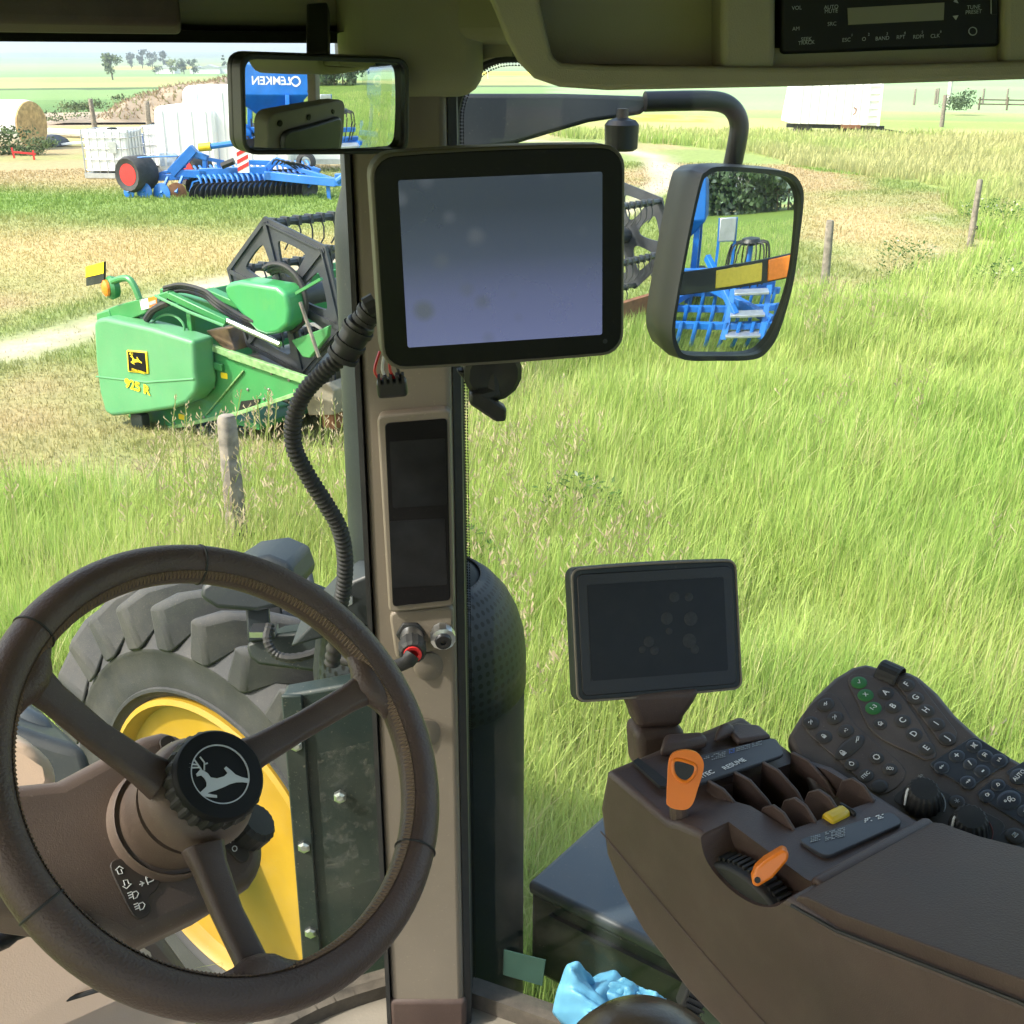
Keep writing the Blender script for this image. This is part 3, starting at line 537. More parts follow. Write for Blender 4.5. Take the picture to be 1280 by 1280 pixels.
# ------------------------------------------------------------------ white grain trailer
ft = up_frame(G(1042, 168), -3); t = thing('grain_trailer', 'white ribbed grain trailer tilted in the tall grass', 'trailer', ft)
wl = ft.on(988, 160, 1, 0)[0]; wr = ft.on(1097, 160, 1, 0)[0]; zt = 2.05
MB().prism([(wl, .38), (wr, .30), (wr, zt), (wl+.22, zt+.05)], 0, 2.3, ax=1).build('box', 'trailer', t, bevel=.02)
r = MB()
for i in range(9): x = wl+.3+(wr-wl-.75)*i/8; r.bar((x, -.02, .37), (x+.04, -.02, zt-.03), .014, .035)
for z in np.linspace(.42, zt-.1, 7): r.bar((wr-.42, -.025, z), (wr-.02, -.025, z), .05, .035)
r.bar((wr-.43, -.025, .35), (wr-.43, -.025, zt), .05, .06).bar((wr, -.02, .3), (wr, -.02, zt), .07, .08); r.build('rib', 'trailer', t)
MB().bar((wl-.1, .3, .3), (wr+.3, .3, .22), .12, .14).bar((wr, .4, .2), (wr+1.4, .2, .0), .07, .07).build('chassis', 'dark', t)
for x in (wl+.5, wl+2.1, wl+2.75): MB().lathe([(.28, -.12), (.34, -.08), (.34, .1), (.28, .14), (.12, .1), (0, .1)], (x, .3, .1), (0, -1, 0), 20).build('wheel', 'tyre', t)
MB().tube([(wr-.95, -.02, .95), (wr-.85, -.06, .9), (wr-.88, -.05, .75), (wr-.95, -.04, .7)], .02, 6).build('hose', 'rust', t)
MB().box((wr-1.0, -.05, .28), (.7, .1, .12)).build('hatch', 'rust', t)
# ================================================================== MACHINES IN THE YARD
# ------------------------------------------------------------------ green combine header
HF = Fr((-2.99, 9.19, 0), (.837, -.547, 0), (0, 0, 1), (-.547, -.837, 0))
def hz(X, Y, z):
    q = HF.on(80+X/3.2, 240+Y/3.2, 2, z); return (q[0], q[1])
def hq(X, Y, z): return tuple(HF.on(80+X/3.2, 240+Y/3.2, 2, z))
hd = thing('combine_header', 'long green combine header with a grey reel parked at the edge of the grass', 'combine header', HF)
S = lambda pts, z: [hz(x, y, z) for x, y in pts]
sh = MB().prism(S([(117, 525), (130, 507), (165, 503), (350, 545), (515, 597), (520, 720), (530, 765), (524, 805), (490, 845), (430, 868), (300, 888), (190, 898), (162, 882), (140, 800), (125, 680)], .1), -.12, .10).build('end_shield', 'jdfade', hd, bevel=.045, seg=4)
MB().prism(S([(128, 735), (128, 741), (330, 765), (520, 752), (520, 744), (330, 757)], .1), .095, .106).build('crease', 'jdfade', sh, bevel=.004)
pl = S([(250, 632), (330, 638), (338, 728), (256, 720)], .11)
MB().prism(pl, .098, .112).build('emblem_border', 'logo_yellow', sh, bevel=.008)
cx, cy = np.mean(pl, 0); MB().prism([(cx+(a-cx)*.86, cy+(b-cy)*.88) for a, b in pl], .11, .116).build('emblem_plate', 'gloss', sh, bevel=.006)
deer('logo_yellow', sh, .13, (cx, cy+.025, .118), (1, -.06, 0), (.06, 1, 0), th=.002)
text('JOHN DEERE', .026, 'logo_yellow', sh, (cx+.006, cy-.072, .118), (1, -.08, 0), (.08, 1, 0), bold=.02)
a, b = hz(292, 780, .108); text('925 R', .105, 'logo_yellow', sh, (a, b, .108), (1, -.09, 0), (.09, 1, 0), bold=.035, sx=1.15)
MB().prism(S([(500, 597), (515, 590), (665, 648), (965, 750), (930, 808), (700, 882), (540, 925), (400, 946), (290, 935), (250, 900), (420, 640)], -.12), -.17, -.13).build('side_sheet', 'jd', hd, bevel=.006)
m = MB(); m.bar(hq(515, 592, -.11), hq(662, 648, -.11), .035, .05, (0, 1, 0)).bar(hq(662, 648, -.11), hq(968, 752, -.11), .04, .06, (0, 1, 0)); m.bar(hq(400, 948, -.12), hq(700, 884, -.12), .04, .03, (0, 1, 0)).bar(hq(700, 884, -.12), hq(935, 806, -.12), .04, .03, (0, 1, 0)); m.bar(hq(570, 890, -.12), hq(718, 715, -.12), .02, .012, (0, 1, 0))
m.build('edge_rail', mat('pale_worn_edge', (.20, .36, .14), .5, var=.4, scale=20), hd, bevel=.004)
MB().prism(S([(545, 665), (630, 690), (630, 720), (548, 690)], -.1), -.13, -.10).build('latch_plate', 'jd', hd, bevel=.006)
MB().prism(S([(700, 840), (775, 830), (770, 845), (715, 885), (690, 880)], -.1), -.14, -.12).build('drain_slot', 'black', hd)
MB().prism(S([(565, 555), (650, 545), (685, 635), (650, 640)], -.2), -.55, -.2).build('divider', mat('worn_brown_steel', (.20, .13, .07), .7, var=.4, scale=8), hd, bevel=.01)
mm = MB()
for X, Y in ((560, 670), (620, 690), (690, 672), (760, 700), (830, 726), (900, 752), (560, 900), (640, 880), (720, 856), (800, 828), (440, 925), (600, 780), (735, 790), (820, 790)): a, b = hz(X, Y, -.128); mm.lathe([(.012, -.13), (.012, -.122), (.006, -.119), (0, -.119)], (a, b, 0), n=8)
mm.build('bolt', 'steel', hd, smooth=20)
for X, Y in ((470, 900), (640, 735)): a, b = hz(X, Y, -.128); MB().prism(rrect(.07, .045, .006, 2, cx=a, cy=b), -.131, -.1285).build('warning_sticker', 'logo_yellow', hd)
# rear beam and frame, running the whole length
xb, yb = hz(160, 480, -.1); xf, yf = hz(420, 400, -.1); LEN = 5.6
m = MB(); m.prism([(xb, yb-.10), (xb, yb), (xb+.16, yb+.05), (xb+.2, yb-.06)], -LEN, -.02); m.build('rear_beam', 'jd', hd, bevel=.01)
m = MB(); m.prism([(xb+.18, .18), (xb+.22, yb), (xb+.26, yb), (xb+.26, .30), (xb+.45, .20), (xf+.75, .16), (xf+.75, .12), (xb+.3, .12)], -LEN, -.2); m.build('trough', 'jd', hd)
MB().prism(S([(150, 505), (160, 475), (215, 452), (370, 412), (420, 395), (430, 420), (380, 465), (240, 520)], -.05), -.10, -.03).build('frame_plate', 'jd', hd, bevel=.008)
m = MB(); m.bar(hq(425, 412, .0), hq(655, 520, -.05), .055, .055); m.bar(hq(395, 395, -.2), hq(650, 470, -.25), .05, .07); m.bar(hq(580, 395, -.3), hq(740, 465, -.3), .05, .09); m.bar(hq(505, 480, -.1), hq(515, 590, -.1), .05, .05); m.bar(hq(520, 590, -.1), hq(545, 720, -.1), .04, .05); m.build('arm', 'jd', hd, bevel=.008)
m = MB(); m.tube([hq(655, 515, -.05), hq(865, 610, -.05)], .022, 10); m.build('cylinder_rod', 'silver', hd)
MB().tube([hq(365, 415, .03), hq(500, 480, .03), hq(640, 535, .03)], .012, 6).build('brake_line', 'jdfade', hd)
for dz, off in ((0, 0), (-.05, 14), (.04, -12)):
    MB().tube(spline([hq(400, 395+off, -.1+dz), hq(470, 382+off, -.1+dz), hq(560, 405+off, -.1+dz), hq(610, 445+off, -.05+dz), hq(690, 495+off, -.08+dz), hq(760, 530+off, -.1+dz)], 6), .015, 8).build('hydraulic_hose', 'rubber', hd)
MB().tube(spline([hq(345, 530, -.05), hq(390, 495, -.05), hq(440, 495, -.05), hq(478, 530, -.05), hq(480, 580, -.05)], 6), .010, 6).build('cable', 'jdfade', hd)
MB().tube(spline([hq(330, 510, 0), hq(360, 470, 0), hq(420, 440, 0)], 6), .03, 8).build('hydraulic_hose', 'rubber', hd)
q = S([(303, 432), (372, 415), (376, 455), (312, 472)], 0); MB().prism(q, -.02, .004).build('warning_sticker', 'white', hd)
q2 = [(q[0][0]*.5+q[1][0]*.5, q[0][1]*.5+q[1][1]*.5), q[1], q[2], (q[2][0]*.5+q[3][0]*.5, q[2][1]*.5+q[3][1]*.5)]; MB().prism(q2, .004, .007).build('orange_sticker', 'orange', hd); MB().prism([(q2[0][0]+.01, q2[0][1]-.03), (q2[1][0]-.01, q2[1][1]-.03), (q2[2][0]-.01, q2[2][1]+.02), (q2[3][0]+.01, q2[3][1]+.02)], .007, .009).build('sticker_print', 'greyprint', hd)
# marker light and sign on its bent arm
MB().tube(spline([hq(302, 428, 0), hq(285, 385, 0), hq(262, 350, 0), hq(232, 346, 0), hq(195, 358, 0)], 6), .026, 10).build('light_arm', 'jd', hd)
x, y = hz(158, 388, .05); lp = MB().lathe([(.08, -.05), (.095, 0), (.08, .025), (0, .03)], (x, y, -.02), (-.35, 0, 1), 24).build('marker_light', 'jd', hd); MB().lathe([(.066, .02), (.064, .04), (.04, .055), (0, .058)], (x, y, -.01), (-.35, 0, 1), 24).build('lens', 'amber', lp)
sq = S([(91, 298), (164, 278), (163, 362), (93, 376)], 0); sg = MB().prism(sq, -.01, .01).build('sign_plate', 'darkgreen', hd); MB().prism([sq[0], sq[1], (sq[1][0]*.45+sq[2][0]*.55, sq[1][1]*.45+sq[2][1]*.55), (sq[0][0]*.45+sq[3][0]*.55, sq[0][1]*.45+sq[3][1]*.55)], .0105, .014).build('yellow_band', 'logo_yellow', sg)
# the reel
ZR = -.32; rx, ry = hz(885, 425, ZR); RR = .60; drop = -.032
def hexv(k, r=RR, ph=104): a = R_(ph+60*k); return (rx+r*math.cos(a), ry+r*math.sin(a))
def plate(z):
    dy = drop*(ZR-z); o = MB().prism([(x, y+dy) for x, y in [hexv(k) for k in range(6)]], z-.012, z+.012).build('reel_end_plate', 'reel', hd, smooth=0)
    c = MB()
    for k in range(6):
        a = R_(104+30+60*k); ca, sa = math.cos(a), math.sin(a); tri = [(.19, -.04), (.34, -.12), (.405, -.11), (.405, .11), (.34, .12), (.19, .04)]
        pts = spline([(rx+u*ca-v*sa, ry+dy+u*sa+v*ca, 0) for u, v in tri], 4, True); c.prism([(p[0], p[1]) for p in pts], z-.1, z+.1)
    cut(o, c, hd); return o
plate(ZR); plate(ZR-LEN+.25)
m = MB()
for k in range(6): x, y = hexv(k, .56); m.bar((rx, ry, ZR+.02), (x, y, ZR+.02), .035, .02, (0, 0, 1)); x2, y2 = hexv(k+1, .56); m.bar((x, y, ZR+.015), (x2, y2, ZR+.015), .012, .03, (0, 0, 1))
m.build('reel_spoke', 'reel', hd)
z1 = ZR-LEN+.25; MB().tube([(rx, ry, ZR), (rx, ry+drop*(LEN-.25), z1)], .085, 12).build('reel_shaft', 'reel', hd)
zm = ZR-(LEN-.25)*.5; m = MB()
for k in range(6): x, y = hexv(k, .55); m.bar((rx, ry+drop*2.7, zm), (x, y+drop*2.7, zm), .05, .02, (0, 0, 1))
m.build('reel_spoke', 'reel', hd)
for k in range(6):
    x, y = hexv(k, .55); m = MB(); m.tube([(x, y, ZR+.02), (x, y+drop*(LEN-.2), z1-.03)], .030, 8); n = 40
    for i in range(n):
        z = ZR-.06-(LEN-.4)*i/n; yy = y+drop*(ZR-z); m.tube([(x, yy, z), (x+.03, yy-.07, z), (x+.025, yy-.15, z), (x-.02, yy-.21, z)], .007, 5, caps=False); m.box((x, yy, z), (.07, .07, .03))
    m.build('tine_bar', 'reel', hd)
MB().prism([tuple(q) for q in (lambda a: [(x*.88+sum(k[0] for k in a)/len(a)*.12-.03, y*.88+sum(k[1] for k in a)/len(a)*.12) for x, y in a])(S([(650, 372), (668, 348), (720, 338), (890, 365), (932, 398), (950, 470), (945, 540), (900, 577), (845, 588), (800, 572), (740, 505), (665, 420)], -.1))], ZR+.05, -.05).build('drive_cover', mat('bright_green_plastic', (.036, .27, .08), .38, var=.06, scale=3, coat=.3, dust=.06), hd, bevel=.05, seg=4)
m = MB()
for i, rr_ in enumerate((.20, .225, .25)): m.tube([(rx+.05+rr_*math.cos(a), ry+.02+rr_*math.sin(a), ZR+.06+.02*i) for a in np.linspace(R_(-70), R_(125), 26)], .020, 8)
m.build('coiled_hose', 'rubber', hd)
MB().prism(S([(885, 600), (1005, 555), (1035, 540), (1030, 585), (985, 640), (960, 672), (932, 668)], -.1), -.2, -.16).build('drive_bracket', 'jd', hd, bevel=.008)
m = MB().bar(hq(930, 405, -.1), hq(1030, 347, -.12), .02, .03).build('stay_rod', 'jd', hd); MB().tube([hq(945, 440, -.05), hq(1020, 660, -.08)], .014, 6).build('stay_rod', 'wood', hd)
xa, ya = hz(830, 630, -.5); m = MB().tube([(xa, .48, -.3), (xa, .40, -LEN)], .2, 18)
h_ = spline([(xa+.3*math.cos(t), .48+.3*math.sin(t), -.35-t*.085) for t in np.linspace(0, 40, 160)], 1); m.tube(h_, .02, 5); m.build('auger', 'steel', hd, smooth=50)
MB().prism(S([(935, 800), (1035, 770), (1060, 800), (1058, 900), (960, 900)], -.3), -1.2, -.35).build('crop_divider', mat('dusty_grey_steel', (.26, .23, .17), .8, var=.3, scale=6), hd, bevel=.01)
q = hq(1060, 830, -.4); m = MB().bar(q, (q[0]+.3, q[1]-.02, -LEN), .16, .07); m.bar((q[0]-.02, q[1]-.13, -.4), (q[0]+.22, q[1]-.12, -LEN), .2, .12); m.build('cutter_bar', 'rust', hd)
MB().bar((xb+.3, .14, -.3), (xb+.3, .14, -LEN), .2, .16).build('skid_beam', 'dark', hd)
x, y = hz(305, 912, .02); MB().prism(rrect(.14, .12, .02, cx=x, cy=y), -.02, .06).build('tail_lamp', 'darkgreen', hd, bevel=.008)
# ------------------------------------------------------------------ blue disc harrow
AF = up_frame(G(285, 247), -3)
def az_(X, Y, d=0.): q = AF.on(120+X/4, 120+Y/4, 1, d); return (q[0], d, q[2])
hr = thing('disc_harrow', 'blue folding disc harrow with red wheels parked in front of the white tanks', 'disc harrow', AF)
for (X, Y, d) in ((205, 388, .1), (488, 365, 1.6)):
    c = az_(X, Y, d); R0 = .36 if d < 1 else .34
    w = MB().lathe([(R0*.60, -.26), (R0*.9, -.30), (R0, -.24), (R0, .24), (R0*.9, .30), (R0*.60, .26)], c, (-.45, -1, 0), 32, gear=lambda k: 1+(.025 if k % 2 else 0)).build('wheel', 'tyre', hr)
    MB().lathe([(R0*.62, .27), (R0*.56, .22), (R0*.3, .10), (0, .12)], c, (-.45, -1, 0), 24).build('rim', 'red', w); MB().lathe([(.09, .05), (.08, .22), (0, .24)], c, (-.45, -1, 0), 12).build('hub', 'blue', w)
m = MB()
for a, b, w in (((380, 385), (492, 262), .20), ((230, 412), (470, 400), .13), ((400, 385), (560, 392), .16), ((520, 380), (860, 372), .16), ((560, 395), (850, 410), .14), ((850, 372), (900, 322), .13), ((895, 320), (1085, 372), .12), ((1080, 365), (1120, 380), .12), ((545, 300), (545, 380), .09), ((490, 285), (560, 312), .12), ((300, 395), (450, 350), .07), ((760, 330), (870, 335), .10), ((480, 300), (640, 330), .07), ((610, 320), (620, 380), .07), ((640, 378), (860, 398), .09)):
    m.bar(az_(*a, .3), az_(*b, .3), w, w)
m.build('frame', 'blue', hr, bevel=.012)
m = MB().bar(az_(850, 396, .2), az_(1205, 432, -.3), .17, .17); m.bar(az_(905, 330, .3), az_(1200, 425, -.2), .09, .09); m.build('drawbar', 'blue', hr, bevel=.012)
m = MB().box(az_(1232, 418, -.3), (.28, .2, .24)); m.tube([az_(1205, 428, -.35), az_(1262, 385, -.35)], .09, 10); m.tube([az_(1250, 375, -.3), az_(1250, 440, -.3)], .07, 10); m.build('hitch', 'blue', hr, bevel=.01)
MB().bar(az_(1158, 430, -.2), az_(1168, 530, -.2), .07, .07).box(az_(1168, 530, -.2), (.16, .12, .03)).build('jack_leg', 'blue', hr)
MB().tube([az_(515, 258, .2), az_(575, 252, .2)], .085, 12).build('cylinder_cap', 'yellow', hr); MB().tube([az_(560, 254, .2), az_(720, 232, .2)], .06, 10).build('cylinder', 'blue', hr); MB().tube([az_(630, 350, .1), az_(690, 325, .1)], .07, 10).build('cylinder', 'black', hr)
MB().tube([az_(130, 318, .0), az_(240, 305, 0), (az_(410, 300, 0))], .02, 6).build('guard_rail', 'blue', hr)
wb = MB().box(az_(735, 328, -.1), (.24, .02, .44)).build('warning_board', 'white', hr); c = az_(735, 328, -.1)
for i in range(3): MB().prism([(c[0]-.12, c[2]-.20+i*.15), (c[0]+.12, c[2]-.08+i*.15), (c[0]+.12, c[2]+.0+i*.15), (c[0]-.12, c[2]-.12+i*.15)], c[1]-.016, c[1]-.012, ax=1).build('stripe', 'red', wb, smooth=0)
n = 22
for row, (d0, d1, dd) in enumerate(((-.3, .5, 0), (.6, 1.4, .03))):
    for i in range(n):
        t = i/(n-1); X = 505+t*560-(18 if row else 0); Y = 492-t*30-(50 if row else 0); c = np.array(az_(X, Y, d0+(d1-d0)*t)); r0 = .235
        md = .74; ax = nrm((.80, -.55, -.10))
        di = MB().lathe([(0, .0), (r0*.55, .015), (r0, .06), (r0*.985, .066), (r0*.55, .021), (0, .006)], c-ax*.03, ax, 20).build('disc', 'disc', hr, smooth=40)
        MB().tube(spline([c+(-.02, 0, .02), c+(.10, .02, .16), c+(.08, .05, .30), c+(.0, .15, .36)], 4), [.028]*13, 6).build('disc_arm', 'blue', di)
for X, Y, r0, mt in ((165, 482, .13, 'blue'), (243, 480, .19, 'blue'), (330, 486, .21, 'blue'), (404, 482, .2, 'rust')):
    c = np.array(az_(X, Y, -.1)); MB().lathe([(0, -.01), (r0*.3, -.03), (r0, -.01), (r0, .01), (r0*.3, .03), (0, .04)], c, (-.35 if X < 400 else .3, -1, .0), 24).build('end_disc', mt, hr)
    MB().bar(c+(0, -.05, 0), np.array(az_(X+30, Y-80, .1)), .05, .05).build('end_disc_arm', 'blue', hr)
m = MB()
for x0, y0, x1, y1 in ((470, 480, 485, 430), (485, 430, 525, 418), (480, 505, 470, 470)): m.bar(az_(x0, y0, -.15), az_(x1, y1, -.15), .05, .03)
m.build('guard', 'blue', hr)
for i in range(5): MB().tube(spline([az_(880+i*20, 340, .1), az_(900+i*26, 318+i*4, .0), az_(960+i*25, 340+i*4, .05), az_(1010+i*16, 372, .1)], 5), .018, 6).build('hydraulic_hose', 'black', hr)
c = az_(1050, 330, .8); MB().lathe([(.12, -.1), (.2, -.08), (.2, .08), (.12, .1)], c, (0, -1, 0), 20).build('spare_wheel', 'tyre', hr)
# ------------------------------------------------------------------ blue seed drill hitched behind the tractor (seen in both mirrors)
DF = Fr((-.237+.8*6.6, .84-.6*6.6, 0), (.6, .8, 0), (-.8, .6, 0), (0, 0, 1))
dr = thing('seed_drill', 'blue seed drill with a tall hopper hitched behind, seen reflected in the mirrors', 'seed drill', DF)
hp = MB().add([(-1.3, -.8, 2.15), (1.0, -.8, 2.15), (1.0, .8, 2.15), (-1.3, .8, 2.15), (-1.3, -.8, 2.95), (1.0, -.8, 2.95), (1.0, .8, 2.95), (-1.3, .8, 2.95), (-1.1, -.65, 3.15), (.8, -.65, 3.15), (.8, .65, 3.15), (-1.1, .65, 3.15), (-.55, -.3, 1.45), (.25, -.3, 1.45), (.25, .3, 1.45), (-.55, .3, 1.45)],
     [(0, 1, 5, 4), (1, 2, 6, 5), (2, 3, 7, 6), (3, 0, 4, 7), (4, 5, 9, 8), (5, 6, 10, 9), (6, 7, 11, 10), (7, 4, 8, 11), (8, 9, 10, 11), (12, 13, 1, 0), (13, 14, 2, 1), (14, 15, 3, 2), (15, 12, 0, 3), (15, 14, 13, 12)]).build('hopper', 'blue', dr, bevel=.03)
text('LEMKEN', .30, 'white', hp, (-.1, .805, 2.52), (-1, 0, 0), (0, 0, 1), bold=.02, sx=1.05)
MB().lathe([(.10, 0), (.15, 0), (.15, .006), (.10, .006)], (.62, .803, 2.52), (0, 1, 0), 24).build('emblem', 'white', hp)
m = MB()
for x in (-1.0, .8): m.bar((x, .55, .5), (x, .55, 2.2), .14, .14); m.bar((x, -.55, .5), (x, -.55, 2.2), .14, .14)
m.bar((.35, .9, .6), (.35, .7, 2.15), .42, .12, (1, 0, 0)); m.bar((-2.9, .6, .85), (2.9, .6, .85), .16, .16); m.bar((1.1, .7, .95), (2.7, 1.9, .6), .14, .14); m.bar((1.1, .9, 1.5), (1.9, 1.9, .7), .12, .12); m.bar((-1.5, -.5, .85), (1.5, -.5, .85), .16, .16); m.bar((-.2, .6, .8), (-.2, 3.3, .7), .2, .22); m.bar((-1.2, .7, .8), (-.2, 3.0, .75), .14, .14); m.bar((.9, .7, .8), (-.2, 3.0, .75), .14, .14)
m.build('frame', 'blue', dr, bevel=.012)
for z in (1.35, 1.75): MB().box((.35, 1.0, z), (.44, .03, .07)).build('yellow_label', 'yellow', dr)
for row, (y, z) in enumerate(((1.9, .52), (1.3, .62), (.7, .75))):
    m = MB().bar((-3.0, y, z), (3.05, y, z), .11, .11); m.build('toolbar', 'blue', dr, bevel=.008)
    for i in range(21):
        x = -2.9+i*.29; MB().tube(spline([(x, y+.07, z+.09), (x, y+.09, z-.1), (x, y+.02, z-.3), (x, y-.12, z-.42)], 4), .045, 7).build('tine', 'blue', dr)
for s in (-1, 1):
    MB().bar((s*2.6, 1.0, 1.25), (s*.1, 1.0, 1.25), .10, .12).build('distributor_beam', 'blue', dr, bevel=.008)
    MB().tube([(s*2.05, 1.0, 1.25), (s*2.05, 1.0, 1.72)], .07, 12).build('distributor_tower', 'blue', dr); MB().lathe([(.22, 0), (.24, .04), (.2, .1), (0, .13)], (s*2.05, 1.0, 1.72), (0, 0, 1), 24).build('distributor_head', 'black', dr)
    for i in range(14):
        a = 2*math.pi*i/14; MB().tube(spline([(s*2.05+.2*math.cos(a), 1.0+.2*math.sin(a), 1.75), (s*2.05+.42*math.cos(a), 1.0+.35*math.sin(a), 1.72), (s*2.05+.5*math.cos(a), 1.0+.4*math.sin(a), 1.4), (s*2.05+.45*math.cos(a), 1.0+.3*math.sin(a), 1.0)], 5), .018, 6).build('seed_hose', 'rubber', dr)
MB().box((1.5, 1.05, 2.0), (.36, .05, .42)).build('rear_panel', 'cage', dr, bevel=.02); m = MB().bar((1.32, 1.0, 1.3), (1.32, 1.0, 2.2), .06, .06).bar((1.68, 1.0, 1.3), (1.68, 1.0, 2.2), .06, .06).build('panel_post', 'blue', dr)
for i, z in enumerate((1.05, .72, .42)): MB().box((2.15, 1.75+.14*i, z), (.72, .26, .04)).build('step', 'cage', dr, bevel=.006)
MB().bar((1.76, 1.6, 1.1), (1.76, 2.1, .35), .05, .12, (1, 0, 0)).bar((2.54, 1.6, 1.1), (2.54, 2.1, .35), .05, .12, (1, 0, 0)).build('step_frame', 'blue', dr)
for i in range(10): MB().tube(spline([(-.9+i*.16, .8, 1.5), (-.8+i*.15, 1.1, 1.2), (-.5+i*.08, 1.9, 1.05), (-.3+i*.03, 3.1, 1.0)], 5), .02, 6).build('hydraulic_hose', 'black', dr)
MB().lathe([(.25, -.15), (.25, .15), (.15, .2), (0, .2)], (-.9, 1.1, 1.15), (0, 1, 0), 24).build('fan_housing', 'blue', dr)
for s in (-1, 1): MB().lathe([(.3, -.2), (.42, -.2), (.48, -.1), (.48, .1), (.42, .2), (.3, .2)], (s*.9, -1.0, .48), (1, 0, 0), 32).build('wheel', 'tyre', dr); MB().lathe([(.3, -.12), (.2, .02), (0, .03)], (s*.9, -1.0, .48), (s, 0, 0), 24).build('rim', 'blue', dr)
# ================================================================== THE TRACTOR, OUTSIDE
FW = np.array([-.8, .6, 0]); RT = np.array([.6, .8, 0]); UP = np.array([0, 0, 1.])
M_['beigerim'] = mat('grey_beige_plastic', (.10, .09, .072), .5, var=.06, scale=9, bump=.1, bscale=700, dust=.08)
# ---- right front wheel, its inner face towards the cab
WN = nrm((-.596, -.803, 0)); TF = Fr(P(280, 1051, 3.367), (.803, -.596, 0), (0, 0, 1), WN)
fwl = thing('front_wheel', 'big black lugged front tractor tyre on a yellow rim, seen through the windshield', 'tractor wheel', TF)
m = MB().lathe([(.435, -.34), (.50, -.40), (.60, -.43), (.665, -.40), (.685, -.30), (.69, -.2), (.685, -.10), (.665, .0), (.61, .036), (.605, .044), (.595, .044), (.59, .040), (.53, .045), (.49, .038), (.487, .044), (.478, .044), (.474, .032), (.46, .024), (.438, -.0), (.43, -.03)], n=72)
ty = m.build('tyre', 'tyre', fwl, smooth=50)
lg = MB(); NL = 27
for i in range(NL*2):
    side = 1 if i % 2 else -1; a0 = 2*math.pi*(i/2)/NL; v = []
    for t, r0, r1 in ((0, .60, .735), (.25, .655, .765), (.6, .68, .775), (1.0, .685, .77)):
        z = -.18+side*(.235-.22*t); da = -.34*t; w = .046+.012*t if t < .9 else .04
        if t == 0: z = -.18+side*.232
        for r, ww in ((r0, w*1.25), (r1, w*.8)):
            for sgn in (-1, 1): a = a0+da+sgn*ww/r*.62; v.append((r*math.cos(a), r*math.sin(a), z))
    f = [(0, 1, 3, 2), (12, 14, 15, 13)]
    for k in range(3): b = 4*k; f += [(b, b+4, b+5, b+1), (b+2, b+3, b+7, b+6), (b, b+2, b+6, b+4), (b+1, b+5, b+7, b+3)]
    lg.add(v, f)
lg.build('tread_lug', 'tyre', fwl, bevel=.014, seg=2)
MB().lathe([(.455, -.005), (.452, .035), (.437, .042), (.425, .02), (.415, -.03), (.398, -.05), (.388, -.17), (.372, -.215), (.350, -.215), (.345, -.165), (.30, -.135), (.23, -.085), (.185, -.07), (.18, -.035), (.172, -.03), (.168, -.06), (.12, -.055), (.115, -.02), (0, -.015)], n=72).build('rim', 'rim', fwl, smooth=40)
for i in range(8): a = 2*math.pi*i/8+.3; MB().lathe([(.026, -.135), (.026, -.10), (.017, -.095), (0, -.095)], (.275*math.cos(a), .275*math.sin(a), 0), n=12).build('bolt', 'steel', fwl)
for i in range(4): a = 2*math.pi*i/4+.7; MB().lathe([(.012, -.06), (.012, -.044), (0, -.043)], (.145*math.cos(a), .145*math.sin(a), 0), n=10).build('plug', 'dark', fwl)
# ---- axle stub and frame below, out of the light
t = thing('axle', 'dark front axle housing behind the yellow front wheel', 'axle', TF); MB().tube([(.0, 0, -.2), (0, 0, .95)], .12, 16).build('housing', 'dark', t)
# ---- exhaust and aftertreatment body beside the right front pillar
EF = Fr((-.165, 1.86, 0), (1, 0, 0), (0, 1, 0), (0, 0, 1))
ex = thing('exhaust_stack', 'dark exhaust body with pipe and perforated shield just outside the front pillar', 'exhaust', EF)
def stk(r, z0, z1): pass
MB().lathe([(.187, 1.0), (.187, 1.84), (.180, 1.89), (.155, 1.955), (.12, 2.0), (.085, 2.02)], n=48).build('body', 'bodyblack', ex, smooth=40)
dm = bpy.data.materials.new('perforated_shield'); dm.use_nodes = True; nt = dm.node_tree; N = nt.nodes; L = nt.links; b = N['Principled BSDF']; b.inputs['Roughness'].default_value = .5; b.inputs['Specular IOR Level'].default_value = .25
uv = N.new('ShaderNodeUVMap'); mp = N.new('ShaderNodeVectorMath'); mp.operation = 'FRACTION'; L.new(uv.outputs[0], mp.inputs[0]); sb = N.new('ShaderNodeVectorMath'); sb.operation = 'SUBTRACT'; sb.inputs[1].default_value = (.5, .5, 0); L.new(mp.outputs[0], sb.inputs[0])
ln = N.new('ShaderNodeVectorMath'); ln.operation = 'LENGTH'; L.new(sb.outputs[0], ln.inputs[0]); gt = N.new('ShaderNodeMath'); gt.operation = 'GREATER_THAN'; gt.inputs[1].default_value = .29; L.new(ln.outputs['Value'], gt.inputs[0])
mx = N.new('ShaderNodeMix'); mx.data_type = 'RGBA'; L.new(gt.outputs[0], mx.inputs[0]); mx.inputs[6].default_value = (.002, .002, .002, 1); mx.inputs[7].default_value = (.014, .018, .021, 1); L.new(mx.outputs[2], b.inputs['Base Color'])
